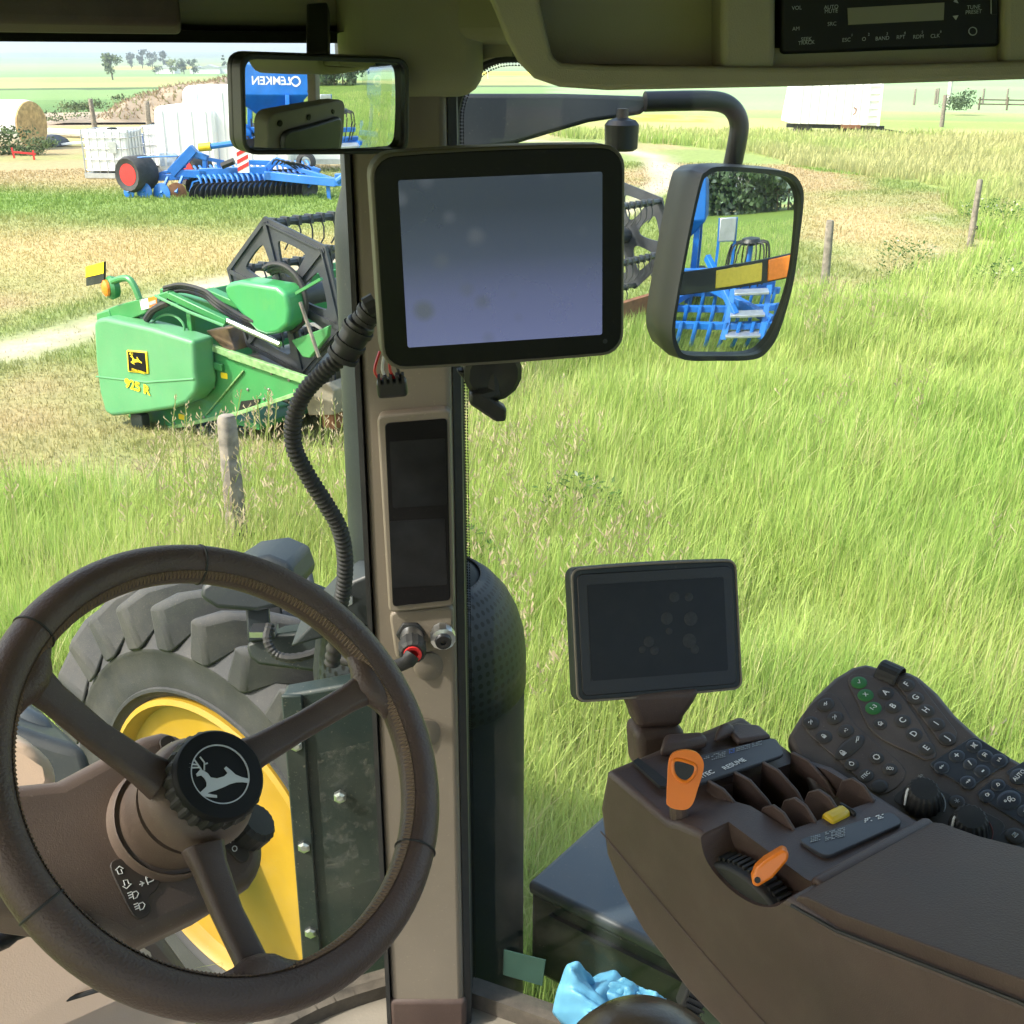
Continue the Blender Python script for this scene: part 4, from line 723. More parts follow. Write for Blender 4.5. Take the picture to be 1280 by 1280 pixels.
def shield():
    prof = [(.190, 1.80), (.190, 1.86), (.186, 1.90), (.176, 1.935), (.160, 1.967), (.138, 1.993), (.112, 2.012)]; na = 40; me = bpy.data.meshes.new('heat_shield'); v = []; uvs = []
    s = [0]
    for i in range(1, len(prof)): s.append(s[-1]+math.hypot(prof[i][0]-prof[i-1][0], prof[i][1]-prof[i-1][1]))
    for i, (r, z) in enumerate(prof):
        for k in range(na+1): a = R_(-150+200*k/na); v.append((r*math.cos(a), r*math.sin(a), z)); uvs.append((k/na*200*math.pi/180*.19/.0165, s[i]/.0165))
    f = [(i*(na+1)+k, i*(na+1)+k+1, (i+1)*(na+1)+k+1, (i+1)*(na+1)+k) for i in range(len(prof)-1) for k in range(na)]
    me.from_pydata(v, [], f); ul = me.uv_layers.new(name='UVMap')
    for lp in me.loops: ul.data[lp.index].uv = uvs[lp.vertex_index]
    me.materials.append(dm); me.polygons.foreach_set('use_smooth', [True]*len(f)); o = bpy.data.objects.new('heat_shield', me); C.objects.link(o); o.parent = ex
    md = o.modifiers.new('S', 'SOLIDIFY'); md.thickness = .004
shield()
MB().lathe([(.082, 1.98), (.078, 2.10), (.075, 2.58), (.072, 2.62), (.060, 2.66), (.058, 3.4)], (-.035, 0.0, 0), n=32).build('pipe', 'dark', ex, smooth=40)
sp_ = MB().add([(-.205, -.20, 1.0), (.02, -.20, 1.0), (.02, -.20, 1.93), (-.205, -.20, 1.885), (-.205, -.16, 1.0), (.02, -.16, 1.0), (.02, -.16, 1.93), (-.205, -.16, 1.885)], [(0, 1, 2, 3), (4, 7, 6, 5), (0, 4, 5, 1), (2, 6, 7, 3), (0, 3, 7, 4), (1, 5, 6, 2)]).build('side_plate', 'darkgreen', ex, bevel=.006)
MB().box((-.188, -.204, 1.44), (.034, .008, .9)).build('plate_flange', 'darkgreen', sp_, bevel=.003)
for x, z in ((-.186, 1.80), (-.186, 1.42), (-.186, 1.22), (-.120, 1.70), (-.12, 1.32), (-.186, 1.60)): MB().lathe([(.011, 0), (.011, .008), (.006, .010), (0, .010)], (x, -.205, z), (0, -1, 0), 6).build('bolt', 'silver', sp_, smooth=0)
bk = MB().add([(-.20, -.14, 1.94), (.0, -.14, 2.0), (.02, -.12, 2.10), (-.09, -.14, 2.06), (-.20, .0, 1.94), (.0, .0, 2.0), (.02, .0, 2.10), (-.09, .0, 2.06)], [(0, 1, 2, 3), (4, 7, 6, 5), (0, 4, 5, 1), (1, 5, 6, 2), (2, 6, 7, 3), (3, 7, 4, 0)]).build('bracket', 'dark', ex, bevel=.006)
for q in ((-.10, -.145, 2.03), (-.05, -.145, 1.995)): MB().lathe([(.011, 0), (.011, .009), (0, .011)], q, (0, -1, .3), 6).build('bolt', 'silver', bk, smooth=0)
# ---- work light on a bracket above the wheel
t = thing('work_light', 'dark round-backed work lamp on a bracket above the front wheel', 'work light', WORLD)
zl = 2.35
q = Fr(P(322, 740, zl), (1, 0, 0), (0, -.36, .93), (0, -.93, -.36))
def lp_(pts, z=zl): return [tuple(P(x, y, z)) for x, y in pts]
MB().add([np.array(P(x, y, zl)) for x, y in ((250, 733), (262, 725), (300, 700), (335, 695), (362, 706), (372, 735), (350, 760), (320, 766), (270, 762), (248, 748))]+[np.array(P(x, y, zl))+(.02, .13, -.01) for x, y in ((250, 733), (262, 725), (300, 700), (335, 695), (362, 706), (372, 735), (350, 760), (320, 766), (270, 762), (248, 748))], [tuple(range(10)), tuple(range(10, 20))]+[(i, (i+1) % 10, 10+(i+1) % 10, 10+i) for i in range(10)]).build('lamp_housing', 'dark', t, bevel=.02, seg=3)
MB().bar(P(322, 757, zl+.05), P(325, 800, zl+.05), .045, .05).build('post', 'dark', t, bevel=.004)
MB().box(P(330, 788, zl), (.05, .04, .012)).build('lamp_plate', 'silver', t)
MB().add([np.array(P(x, y, zl+.04)) for x, y in ((306, 805), (330, 795), (440, 780), (470, 775), (470, 850), (400, 842), (322, 832), (310, 822))]+[np.array(P(x, y, zl+.04))+(.03, .09, -.02) for x, y in ((306, 805), (330, 795), (440, 780), (470, 775), (470, 850), (400, 842), (322, 832), (310, 822))], [tuple(range(8)), tuple(range(8, 16))]+[(i, (i+1) % 8, 8+(i+1) % 8, 8+i) for i in range(8)]).build('arm', 'darkgreen', t, bevel=.008)
MB().tube(spline([P(338, 780, zl-.02), P(334, 800, zl-.03), P(345, 818, zl-.03), P(370, 822, zl-.03), P(410, 810, zl-.02), P(440, 795, zl)], 8), [.010 if i % 2 else .0085 for i in range(41)], 8).build('conduit', 'rubber', t)
# ---- box on the right hand step
BF = Fr(P(663, 1103, 2.3), -FW, RT, UP)
t = thing('tool_box', 'dark green tool box on the tractor steps outside the side window', 'tool box', BF)
MB().box((.42, .14, -.118), (.84, .28, .2)).build('bin', 'darkgreen', t, bevel=.012); MB().box((.42, .14, -.012), (.85, .29, .03)).build('lid', 'greypipe', t, bevel=.012, seg=3)  # lid is blue-grey: the sky's reflection is put into its colour
MB().lathe([(.05, 0), (.05, .03), (.03, .04), (0, .04)], (.30, .19, .002), n=20).build('cap', 'black', t); MB().bar((.05, -.004, -.052), (.8, -.004, -.052), .012, .008).build('trim', 'dark', t)
for x in (.33, .55): MB().box((x, -.012, -.13), (.06, .018, .018)).build('latch', 'steel', t, bevel=.003)
# ---- bonnet edge at the far left
t = thing('bonnet', 'dark ribbed bonnet edge outside the lower left of the windshield', 'bonnet', WORLD)
def slab(pts, z, dv): a = [np.array(P(x, y, z)) for x, y in pts]; n = len(a); return MB().add(a+[q+np.array(dv) for q in a], [tuple(range(n)), tuple(range(n, 2*n))]+[(i, (i+1) % n, n+(i+1) % n, n+i) for i in range(n)])
slab(((-160, 878), (30, 882), (62, 900), (80, 922), (60, 945), (-160, 940)), 2.0, (-.25, .3, -.05)).build('panel', 'greypipe', t, bevel=.02, seg=3); slab(((-160, 918), (20, 908), (70, 925), (108, 935), (128, 1000), (-160, 1010)), 1.9, (-.2, .3, -.1)).build('cowl', 'dark', t, bevel=.02, seg=3)
# ---- outside mirror with its arm
def xo(X, Y): return (790+X/3.556, 100+Y/3.556)
mc = P(905, 335, 2.0)
OUT_R = 1.45; MF = mirror_frame(mc, OUT_R, 905, 424, DF.w((2.0, 1.6, .25)))
om = thing('outer_mirror', 'large black outside mirror on a bent arm reflecting the blue drill', 'outside mirror', MF)
gl = [(300, 460), (325, 420), (375, 398), (500, 402), (640, 414), (700, 432), (735, 475), (745, 540), (728, 700), (700, 900), (645, 1095), (595, 1185), (530, 1225), (380, 1230), (235, 1226), (195, 1185), (180, 1100), (205, 930), (255, 660)]
gp = [tuple(MF.on(*xo(*q), 2, 0)[:2]) for q in gl]
gp = [(p[0], p[1]) for p in spline([(a, b, 0) for a, b in gp], 4, True)]; gcx, gcy = np.mean(gp, 0)
def curved_glass(poly, R, name, parent, cx=0, cy=0, z0=0., rings=14):
    mb = MB(); v = [(cx, cy, z0)]; f = []; n = len(poly)
    for s in range(1, rings+1):
        for x, y in poly: X = cx+(x-cx)*s/rings; Y = cy+(y-cy)*s/rings; v.append((X, Y, z0-((X-cx)**2+(Y-cy)**2)/(2*R)))
    for k in range(n): f.append((0, 1+k, 1+(k+1) % n))
    for s in range(rings-1):
        for k in range(n): a = 1+s*n; f.append((a+k, a+n+k, a+n+(k+1) % n, a+(k+1) % n))
    mb.add(v, f); o = mb.build(name, 'mirror', parent, smooth=180); return o
hs = MB(); n_ = len(gp); sc = lambda s, z: [(gcx+(x-gcx)*s, gcy+(y-gcy)*s, z) for x, y in gp]
ring = [sc(.985, -.012), sc(.985, .006), sc(1.035, .006), sc(1.05, -.03), sc(1.0, -.09), sc(.8, -.115)]
hs.add(sum(ring, []), [(i*n_+k, i*n_+(k+1) % n_, (i+1)*n_+(k+1) % n_, (i+1)*n_+k) for i in range(5) for k in range(n_)]+[tuple(range(5*n_, 6*n_))]); hs.build('housing', 'black', om, smooth=50)
curved_glass(gp, OUT_R, 'glass', om, gcx, gcy, .004)
ml = lambda px, py, z: tuple(MF.M @ (P(px, py, z)-MF.o))
MB().tube([ml(*q) for q in spline([(806, 127, 1.97), (850, 126, 1.98), (885, 126, 1.99), (905, 129, 2.0), (918, 139, 2.01), (924, 156, 2.02), (921, 180, 2.03), (914, 214, 2.05)], 5)], .0165, 14).build('arm_tube', 'black', om)
a = [(520, 117), (700, 117), (800, 120), (812, 122), (813, 133), (800, 143), (775, 147), (735, 153), (690, 166), (640, 181), (600, 186), (520, 187)]
mb = MB(); v = [ml(x, y, 1.93+.00016*(x-520)) for x, y in a]; v2 = [np.array(ml(x, y, 2.0+.00010*(x-520)))+np.array((0, 0, -.0)) for x, y in a]; n2 = len(a); mb.add(v+v2, [tuple(range(n2)), tuple(range(n2, 2*n2))]+[(i, (i+1) % n2, n2+(i+1) % n2, n2+i) for i in range(n2)]); mb.build('arm', 'dark', om, bevel=.018, seg=3)
kf = np.array(P(777, 168, 1.93)); kl = MF.M @ (kf-MF.o); ka = MF.M @ UP; MB().lathe([(.02, -.026), (.026, -.022), (.0275, .015), (.022, .022), (.010, .026), (.009, .04), (0, .04)], kl, ka, 28, gear=lambda k: 1+.03*(k % 2)).build('knob', 'black', om, smooth=30)
# ---- marker lights on the mudguard, seen in the outer mirror
def reflect(fr, R, px, py, cx=0, cy=0):
    d = nrm(ray(px, py)); l = fr.on(px, py, 2, 0); z = -((l[0]-cx)**2+(l[1]-cy)**2)/(2*R); p = fr.w((l[0], l[1], z)); nn = nrm(fr.M.T @ np.array([(l[0]-cx)/R, (l[1]-cy)/R, 1.])); return p, d-2*(d@nn)*nn
def mir(px, py, dist): p, d = reflect(MF, OUT_R, px, py, gcx, gcy); return p+d*dist
# hedge far behind the tractor, seen along the top of the outer mirror
for px in range(852, 1010, 15):
    p_, d_ = reflect(MF, OUT_R, px, 246, gcx, gcy)
    if d_[2] < -.004: q_ = p_+d_*min(-p_[2]/d_[2], 45); tree((q_[0], q_[1], 0), random.uniform(6.5, 8.0), 9.0, random.choice((1, 2)), 'dark tree of the hedge reflected along the top of the outer mirror', name='hedge_tree', group='hedge behind the tractor', n=900, ls=.055, low=.05)
q0, q1 = mir(838, 356, 1.15), mir(996, 330, 1.15); up2 = nrm(mir(905, 320, 1.15)-mir(905, 360, 1.15)); xd = nrm(q1-q0); sh_ = .5*np.linalg.norm(mir(960, 322, 1.15)-mir(960, 352, 1.15))
lf = Fr(q0, xd, nrm(up2-(up2@xd)*xd), np.cross(xd, nrm(up2-(up2@xd)*xd))); Lq = np.linalg.norm(q1-q0)
if lf.M[2] @ (mc-q0) < 0: pass
t = thing('marker_light_arm', 'dark arm with yellow reflector and amber lamp, seen only in the outer mirror', 'marker light', lf)
sg = 1 if lf.M[2] @ (mc-q0) > 0 else -1
MB().box((Lq*.5, 0, -sg*.02), (Lq, sh_*2, .04)).build('arm', 'dark', t, bevel=.006); MB().box((Lq*.52, 0, sg*.003), (Lq*.36, sh_*1.5, .01)).build('reflector', 'yellowref', t, bevel=.003); MB().box((Lq*.86, 0, sg*.006), (Lq*.22, sh_*1.75, .02)).build('amber_lamp', 'amber', t, bevel=.005)
# ================================================================== THE CAB SHELL
cab = thing('tractor_cab', 'beige tractor cab with a slim front pillar, curved windshield and side window', 'tractor cab', WORLD)
FLOOR = 1.36
ARC = [(-.195, 1.59), (-.33, 1.525), (-.47, 1.40), (-.60, 1.235), (-.72, 1.03), (-.82, .80), (-.90, .55)]
SD = np.array([.908, -.419]); S0 = np.array([-.078, 1.562]); side = lambda s: tuple(S0+SD*s)
CP = (1.42, .42)                                     # rear right pillar
FOOT = ARC[::-1]+[(-.137, 1.60), side(0), side(1.15), CP, (.75, -.75), (-.95, -1.0), (-1.15, .1)]
MB().prism(FOOT, FLOOR-.06, FLOOR).build('floor', 'mat_floor', cab)
fm = MB()
for i in range(16):
    s = -.05+.075*i; p = S0+SD*s+np.array([-.419, -.908])*.06; e = p+np.array([-.419, -.908])*.26+SD*.14; fm.tube([(p[0], p[1], FLOOR+.001), (e[0], e[1], FLOOR+.001)], .006, 6)
fm.build('floor_rib', 'mat_floor', cab)
# roof, headliner, header beams
MB().prism([(x*1.16, y*1.10 if y > 0 else y) for x, y in FOOT], 3.02, 3.16).build('roof', 'jd', cab, bevel=.04)
MB().prism(FOOT, 2.935, 2.985).build('headliner', 'liner', cab)
off = lambda pts, d: [tuple(np.array(p)+nrm(np.array((-.10, .45))-np.array(p))*d) for p in pts]
def beam(line, d0, d1, z0, z1, name, m, bev=.012):
    a = off(line, d0); b = off(line, d1); n = len(a); mb = MB(); v = [(*p, z0) for p in a]+[(*p, z0+.012) for p in b]+[(*p, z1) for p in a]+[(*p, z1) for p in b]; f = []
    for i in range(n-1): f += [(i, i+1, n+i+1, n+i), (2*n+i, 3*n+i, 3*n+i+1, 2*n+i+1), (i, 2*n+i, 2*n+i+1, i+1), (n+i, n+i+1, 3*n+i+1, 3*n+i)]
    f += [(0, n, 3*n, 2*n), (n-1, 3*n-1, 4*n-1, 2*n-1)]; return mb.add(v, f).build(name, m, cab, bevel=bev, seg=3)
SL = [side(s) for s in (-.0, .3, .6, .9, 1.15)]+[CP]
fineA = [tuple(p) for p in spline([(*q, 0) for q in ARC], 5)]; fineA = [(p[0], p[1]) for p in fineA]
beam(fineA, -.02, .085, 2.868, 3.0, 'front_header', 'liner'); beam(SL, -.02, .085, 2.852, 3.0, 'side_header', 'liner')
beam([p for p in fineA if p[0] < -.375], .112, .140, 2.8655, 2.922, 'roller_blind', 'brown', .006); beam(fineA, -.03, .118, 2.860, 2.872, 'header_trim', 'mattblack', .003)
MB().prism([(-.22, 1.60), (-.05, 1.60), (-.03, 1.47), (-.20, 1.46)], 2.80, 3.0).build('roof_corner', 'liner', cab, bevel=.03, seg=4)
# pillar, with cover panel, foot and gaskets
pil = [(-.196, 1.50), (-.190, 1.494), (-.084, 1.494), (-.078, 1.50), (-.078, 1.60), (-.196, 1.60)]
pl_ = MB().prism(pil, FLOOR, 2.96).build('pillar', 'tan', cab, bevel=.010, seg=3)
MB().prism([(-.199, 1.489), (-.075, 1.489), (-.072, 1.53), (-.074, 1.6), (-.20, 1.6), (-.202, 1.53)], FLOOR, FLOOR+.062).build('pillar_foot', 'brown', pl_, bevel=.008, seg=3)
MB().prism([(-.2035, 1.49), (-.197, 1.49), (-.197, 1.6), (-.2035, 1.6)], FLOOR, 2.95).prism([(-.0775, 1.50), (-.067, 1.505), (-.067, 1.6), (-.0775, 1.6)], FLOOR, 2.86).build('pillar_gasket', 'rubber', pl_, smooth=0)
PF = Fr((-.137, 1.494, 0), (1, 0, 0), (0, 0, 1), (0, -1, 0))
def pw(px, py, d=0.): q = PF.on(px, py, 2, d); return tuple(PF.w(q))
for px, py in ((536, 832), (533, 915)): MB().lathe([(.022, -.002), (.022, .004), (.018, .006), (0, .006)], pw(px, py), (.25, -1, 0), 24).build('blank_plug', 'tan', pl_, smooth=40)
MB().prism([(x, z) for x, z in [(-.185, pw(540, 112)[2]), (-.078, pw(540, 112)[2]), (-.078, pw(540, 110)[2]), (-.185, pw(540, 110)[2])]], 1.4905, 1.495, ax=1).build('cover_seam', 'brown', pl_, smooth=0)
# windshield, side window, sill, dotted frit, corner fillet
ws = MB(); nn = len(fineA); ws.add([(*p, FLOOR-.05) for p in fineA]+[(*p, 2.90) for p in fineA], [(i, i+1, nn+i+1, nn+i) for i in range(nn-1)]).build('windshield', 'glass', cab, smooth=180)
sw = MB(); SLw = [side(s) for s in (-.02, .3, .6, .9, 1.15)]+[CP]; k = len(SLw); sw.add([(*p, FLOOR-.03) for p in SLw]+[(*p, 2.88) for p in SLw], [(i, i+1, k+i+1, k+i) for i in range(k-1)]).build('side_window', 'glass', cab, smooth=0)
SWF = Fr((*S0, 0), (*SD, 0), (0, 0, 1), (-.419, -.908, 0))
r0 = .075; arc = [(.010+r0-r0*math.cos(t), 2.845-r0+r0*math.sin(t)) for t in np.linspace(0, math.pi/2, 9)]
fp = [SWF.w((x, z, .008)) for x, z in [(.010, FLOOR)]+arc+[(1.1, 2.845)]]; MB().tube(fp, .007, 8).build('window_gasket', 'rubber', cab)
cf = MB(); pts = [(.004, 2.90)]+[(.004, 2.845-r0)]+arc+[(.10, 2.845), (.10, 2.90)]; n3 = len(pts); cf.add([SWF.w((x, z, .0)) for x, z in pts]+[SWF.w((x, z, .03)) for x, z in pts], [tuple(range(n3)), tuple(range(n3, 2*n3))]+[(i, (i+1) % n3, n3+(i+1) % n3, n3+i) for i in range(n3)]).build('corner_fillet', 'liner', cab, smooth=30)
fd = bpy.data.materials.new('dotted_frit'); fd.use_nodes = True; nt = fd.node_tree; N = nt.nodes; L = nt.links; uvn = N.new('ShaderNodeUVMap'); fr_ = N.new('ShaderNodeVectorMath'); fr_.operation = 'FRACTION'; L.new(uvn.outputs[0], fr_.inputs[0]); sb = N.new('ShaderNodeVectorMath'); sb.operation = 'SUBTRACT'; sb.inputs[1].default_value = (.5, .5, 0); L.new(fr_.outputs[0], sb.inputs[0]); ln = N.new('ShaderNodeVectorMath'); ln.operation = 'LENGTH'; L.new(sb.outputs[0], ln.inputs[0]); lt = N.new('ShaderNodeMath'); lt.operation = 'LESS_THAN'; lt.inputs[1].default_value = .36; L.new(ln.outputs['Value'], lt.inputs[0]); N['Principled BSDF'].inputs['Base Color'].default_value = (.005, .005, .005, 1); L.new(lt.outputs[0], N['Principled BSDF'].inputs['Alpha'])
def frit():
    v = []; uvs = []; path = [(.010, z) for z in np.linspace(FLOOR+.05, 2.845-r0, 30)]+arc[1:]+[(x, 2.845) for x in np.linspace(.12, 1.0, 12)]; l = 0; w = .011
    for i, (x, z) in enumerate(path):
        if i: l += math.hypot(x-path[i-1][0], z-path[i-1][1])
        a = path[max(i-1, 0)]; b = path[min(i+1, len(path)-1)]; d = nrm((b[0]-a[0], b[1]-a[1])); nx, nz = d[1], -d[0]
        v += [SWF.w((x, z, .003)), SWF.w((x+nx*w, z+nz*w, .003))]; uvs += [(0, l/.0042), (w/.0042, l/.0042)]
    me = bpy.data.meshes.new('frit'); f = [(2*i, 2*i+1, 2*i+3, 2*i+2) for i in range(len(path)-1)]; me.from_pydata([tuple(p) for p in v], [], f); ul = me.uv_layers.new(name='UVMap')
    for lp in me.loops: ul.data[lp.index].uv = uvs[lp.vertex_index]
    me.materials.append(fd); o = bpy.data.objects.new('dotted_frit', me); C.objects.link(o); o.parent = cab
frit()
sl = MB()
for a, b in zip(SL[:-1], SL[1:]): sl.bar((*a, FLOOR+.012), (*b, FLOOR+.012), .035, .04)
for a, b in zip(fineA[:-1], fineA[1:]): sl.bar((*a, FLOOR+.008), (*b, FLOOR+.008), .04, .035)
sl.build('window_sill', 'dirtyseal', cab)
# smudged hand print patch on the windshield
a_ = [fineA[i] for i in (1, 2, 3, 4)]
sm = MB(); q = [(*(np.array(p)-np.array((-.005, .012))), 0) for p in fineA[0:5]]; nq = len(q); sm.add([(p[0], p[1], 1.60) for p in q]+[(p[0], p[1], 1.86) for p in q], [(i, i+1, nq+i+1, nq+i) for i in range(nq-1)]).build('smudge', 'smudge', cab, smooth=180)
tp = Fr(pw(652, 1207, 0), (*SD, 0), (0, 0, 1), (-.419, -.908, 0)); q = [SWF.on(*p, 2, .006) for p in ((630, 1187), (682, 1200), (678, 1232), (629, 1218))]
mb = MB(); mb.add([SWF.w((a[0], a[1], .005)) for a in q]+[SWF.w((a[0], a[1], .007)) for a in q], [(0, 1, 2, 3), (7, 6, 5, 4), (0, 1, 5, 4), (1, 2, 6, 5), (2, 3, 7, 6), (3, 0, 4, 7)]).build('green_patch', 'patchgreen', cab, smooth=0)  # flat dull green patch on the side window
# rear: pillars, back wall and left door below the glass (they shade the cab and show in the mirror)
for (x, y), nm in ((CP, 'rear_pillar'), ((-1.12, .02), 'door_pillar'), ((-.90, .52), 'front_pillar'), ((.78, -.72), 'rear_pillar'), ((-.93, -.98), 'rear_pillar')):
    o = MB().prism([(x-.05, y-.05), (x+.05, y-.05), (x+.05, y+.05), (x-.05, y+.05)], FLOOR, 2.97).build(nm, 'tan', cab, bevel=.012)
def lowwall(a, b, h): MB().bar((*a, FLOOR+h/2), (*b, FLOOR+h/2), .05, h).build('lower_panel', 'tan', cab)
lowwall((.75, -.75), (-.95, -1.0), .55); lowwall(CP, (.75, -.75), .6)
# seat edge at the bottom of the view
sf = facing(P(816, 1362, .86), 20, 50, -5); st = thing('seat', 'brown vinyl seat edge at the bottom border', 'seat', sf); MB().lathe([(0, .038), (.030, .035), (.058, .018), (.070, -.012), (.066, -.06), (0, -.07)], n=40).build('cushion', 'brownseat', st, smooth=180, sub=1)
HAZE = .0004
# ================================================================== INSIDE THE CAB
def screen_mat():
    m = emis('painted_glow_screen', (.1, .1, .2), 0); nt = m.node_tree; N = nt.nodes; L = nt.links; b = N['Principled BSDF']; tc = N.new('ShaderNodeTexCoord'); sx = N.new('ShaderNodeSeparateXYZ'); L.new(tc.outputs['Object'], sx.inputs[0])
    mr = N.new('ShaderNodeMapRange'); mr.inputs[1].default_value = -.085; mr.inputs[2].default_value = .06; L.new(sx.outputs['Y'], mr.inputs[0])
    ra = N.new('ShaderNodeValToRGB'); e = ra.color_ramp.elements; e[0].position = 0; e[0].color = (.17, .20, .385, 1); e[1].position = .95; e[1].color = (.035, .05, .082, 1); k = e.new(.35); k.color = (.125, .15, .285, 1); k = e.new(.62); k.color = (.066, .088, .145, 1); L.new(mr.outputs[0], ra.inputs[0])  # brightness gradient painted into the emission, paler towards the bottom
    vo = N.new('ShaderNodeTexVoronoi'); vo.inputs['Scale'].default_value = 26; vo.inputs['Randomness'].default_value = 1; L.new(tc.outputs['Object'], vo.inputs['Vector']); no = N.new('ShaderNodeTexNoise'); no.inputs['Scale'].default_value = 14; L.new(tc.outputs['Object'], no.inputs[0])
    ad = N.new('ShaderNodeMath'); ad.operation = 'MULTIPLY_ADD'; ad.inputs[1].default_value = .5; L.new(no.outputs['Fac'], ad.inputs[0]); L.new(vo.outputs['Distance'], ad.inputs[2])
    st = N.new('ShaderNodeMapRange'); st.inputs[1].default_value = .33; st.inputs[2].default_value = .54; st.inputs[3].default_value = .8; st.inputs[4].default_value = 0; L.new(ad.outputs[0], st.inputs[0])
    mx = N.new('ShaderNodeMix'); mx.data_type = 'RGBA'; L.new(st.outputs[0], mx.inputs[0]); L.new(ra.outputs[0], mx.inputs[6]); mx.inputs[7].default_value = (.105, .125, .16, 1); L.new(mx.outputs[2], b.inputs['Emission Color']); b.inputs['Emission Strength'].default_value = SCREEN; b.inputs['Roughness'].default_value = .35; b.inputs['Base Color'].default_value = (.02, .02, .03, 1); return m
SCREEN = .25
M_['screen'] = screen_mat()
def glossy_smudged():
    m = mat('dark_touch_screen', (.010, .011, .013), .3, var=.3, scale=30, dust=.02, spec=.2); return m
M_['dscreen'] = glossy_smudged()
def arched(w, h, r, bow, n=6):
    p = rrect(w, h, r, n); return [(x, y+(bow*(1-(2*x/w)**2) if y > 0 else -bow*.55*(1-(2*x/w)**2))) for x, y in p]
def densify(poly, m=4):
    out = []
    for i in range(len(poly)):
        a, b = poly[i], poly[(i+1) % len(poly)]
        k = m if math.hypot(a[0]-b[0], a[1]-b[1]) > .05 else 1
        out += [(a[0]+(b[0]-a[0])*j/k, a[1]+(b[1]-a[1])*j/k) for j in range(k)]
    return out
# ---- big display
F1 = facing(P(627, 323, 1.2), 11, 1, 1.3); t = thing('display_monitor', 'large square display with a blue-grey screen on the front pillar', 'monitor', F1)
W_, H_ = .256, .213
bow = lambda pts, w, b: [(x, y+(1 if y > 0 else -.5)*b*(1-(2*x/w)**2)) for x, y in pts]
MB().prism(bow(densify(rrect(W_, H_, .022), 8), W_, .003), -.040, .006).build('casing', 'beigerim', t, bevel=.003, seg=3)
MB().prism(bow(densify(rrect(W_-.006, H_-.007, .021), 8), W_, .003), .0055, .0075).build('bezel', 'gloss', t, bevel=.001)
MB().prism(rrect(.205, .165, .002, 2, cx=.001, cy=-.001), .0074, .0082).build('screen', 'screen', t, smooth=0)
MB().lathe([(.0025, .0074), (.0025, .008), (0, .008)], (.107, -.091, 0), n=12).build('sensor', 'dark', t)
bk = MB().prism(rrect(.20, .15, .02), -.052, -.038).build('back_cover', 'black', t, bevel=.006); mm = MB()
for x in (-.10, -.02, .07): mm.lathe([(.006, -.041), (.006, -.043), (0, -.043)], (x, .088, 0), n=10)
mm.build('screw', 'gloss', t); MB().lathe([(.034, -.05), (.034, -.075), (.022, -.08), (0, -.08)], (.0, -.02, 0), (0, 0, 1), 20).build('mount_socket', 'rubber', t)
MB().box((-.075, -.02, -.06), (.04, .03, .02)).box((-.055, -.035, -.06), (.03, .02, .03)).build('port', 'rubber', t, bevel=.004); MB().box((.128, .03, -.02), (.008, .03, .018)).build('port_cover', 'black', t, bevel=.002)
# ---- clamp below the display
t = thing('display_clamp', 'black swivel clamp with a lever under the large display', 'clamp', facing(P(612, 480, 1.27), 10, -5))
tl = lambda px, py, z=1.27: None
CFm = facing(P(612, 480, 1.27), 10, -5); c2 = lambda px, py, z=0.: CFm.on(px, py, 2, z)[:2]
x, y = c2(615, 464); MB().lathe([(.030, -.015), (.031, -.01), (.031, .008), (.026, .012), (.012, .012), (0, .009)], (x, y, 0), (0, 0, 1), 28, gear=lambda k: 1+.02*(k % 2)).build('joint', 'black', t, smooth=30)
MB().prism([c2(570, 462), c2(590, 462), c2(600, 482), c2(588, 484)], -.01, .006).build('arm', 'black', t, bevel=.003)
MB().prism([c2(585, 484), c2(598, 482), c2(630, 503), c2(629, 519), c2(617, 520), c2(584, 498)], .004, .020).build('lever', 'black', t, bevel=.003)
MB().tube([(x, y, .0), (x+.0, y-.02, .01), (c2(596, 490)[0], c2(596, 490)[1], .012)], .009, 8).build('bolt', 'rubber', t)
# ---- loose connector with wires
f = facing(P(490, 482, 1.40), 5, -5, 4); t = thing('wire_connector', 'small black plug with red and white wires hanging below the display', 'connector', f); MB().box((0, -.002, 0), (.036, .022, .02)).build('plug', 'black', t, bevel=.005, seg=3)
mm = MB()
for i in range(5): mm.box((-.014+i*.007, .010, .006), (.003, .012, .012))
mm.build('latch', 'rubber', t)
for i, c in enumerate(('red', 'white', 'red', 'rubber')): MB().tube(spline([(-.012+i*.008, .008, 0), (-.018+i*.009, .022, .004), (-.010+i*.006, .04, -.01)], 4), .0018, 6).build('wire', c, t)
# ---- tall dark display on the pillar
t = thing('pillar_display', 'tall narrow black display in a beige frame on the front pillar', 'monitor', PF)
pp = lambda px, py, d=0.: tuple(PF.on(px, py, 2, d)[:2])
def quad_r(c, r=.008, n=4):
    """rounded quad from four corners"""
    out = []
    for i in range(4):
        p = np.array(c[i]); a = nrm(np.array(c[i-1])-p)*r; b = nrm(np.array(c[(i+1) % 4])-p)*r
        for k in range(n+1): s = k/n; out.append(tuple((1-s)**2*(p+a)+2*s*(1-s)*p+s*s*(p+b)))
    return out
c4 = [pp(471, 519, .02), pp(563, 511, .02), pp(568, 757, .02), pp(486, 766, .02)]
MB().prism(quad_r(c4, .010), -.002, .022).build('casing', 'tan', t, bevel=.005, seg=3)
c4i = [pp(481, 529, .023), pp(559, 523, .023), pp(563, 750, .023), pp(491, 758, .023)]
MB().prism(quad_r(c4i, .006), .021, .0245).build('screen_cover', 'gloss', t, bevel=.001)
for y0, y1 in ((552, 635), (652, 735)): MB().prism(quad_r([pp(487, y0, .025), pp(556, y0-4, .025), pp(559, y1-4, .025), pp(491, y1, .025)], .003), .0243, .0250).build('screen', 'dscreen', t)
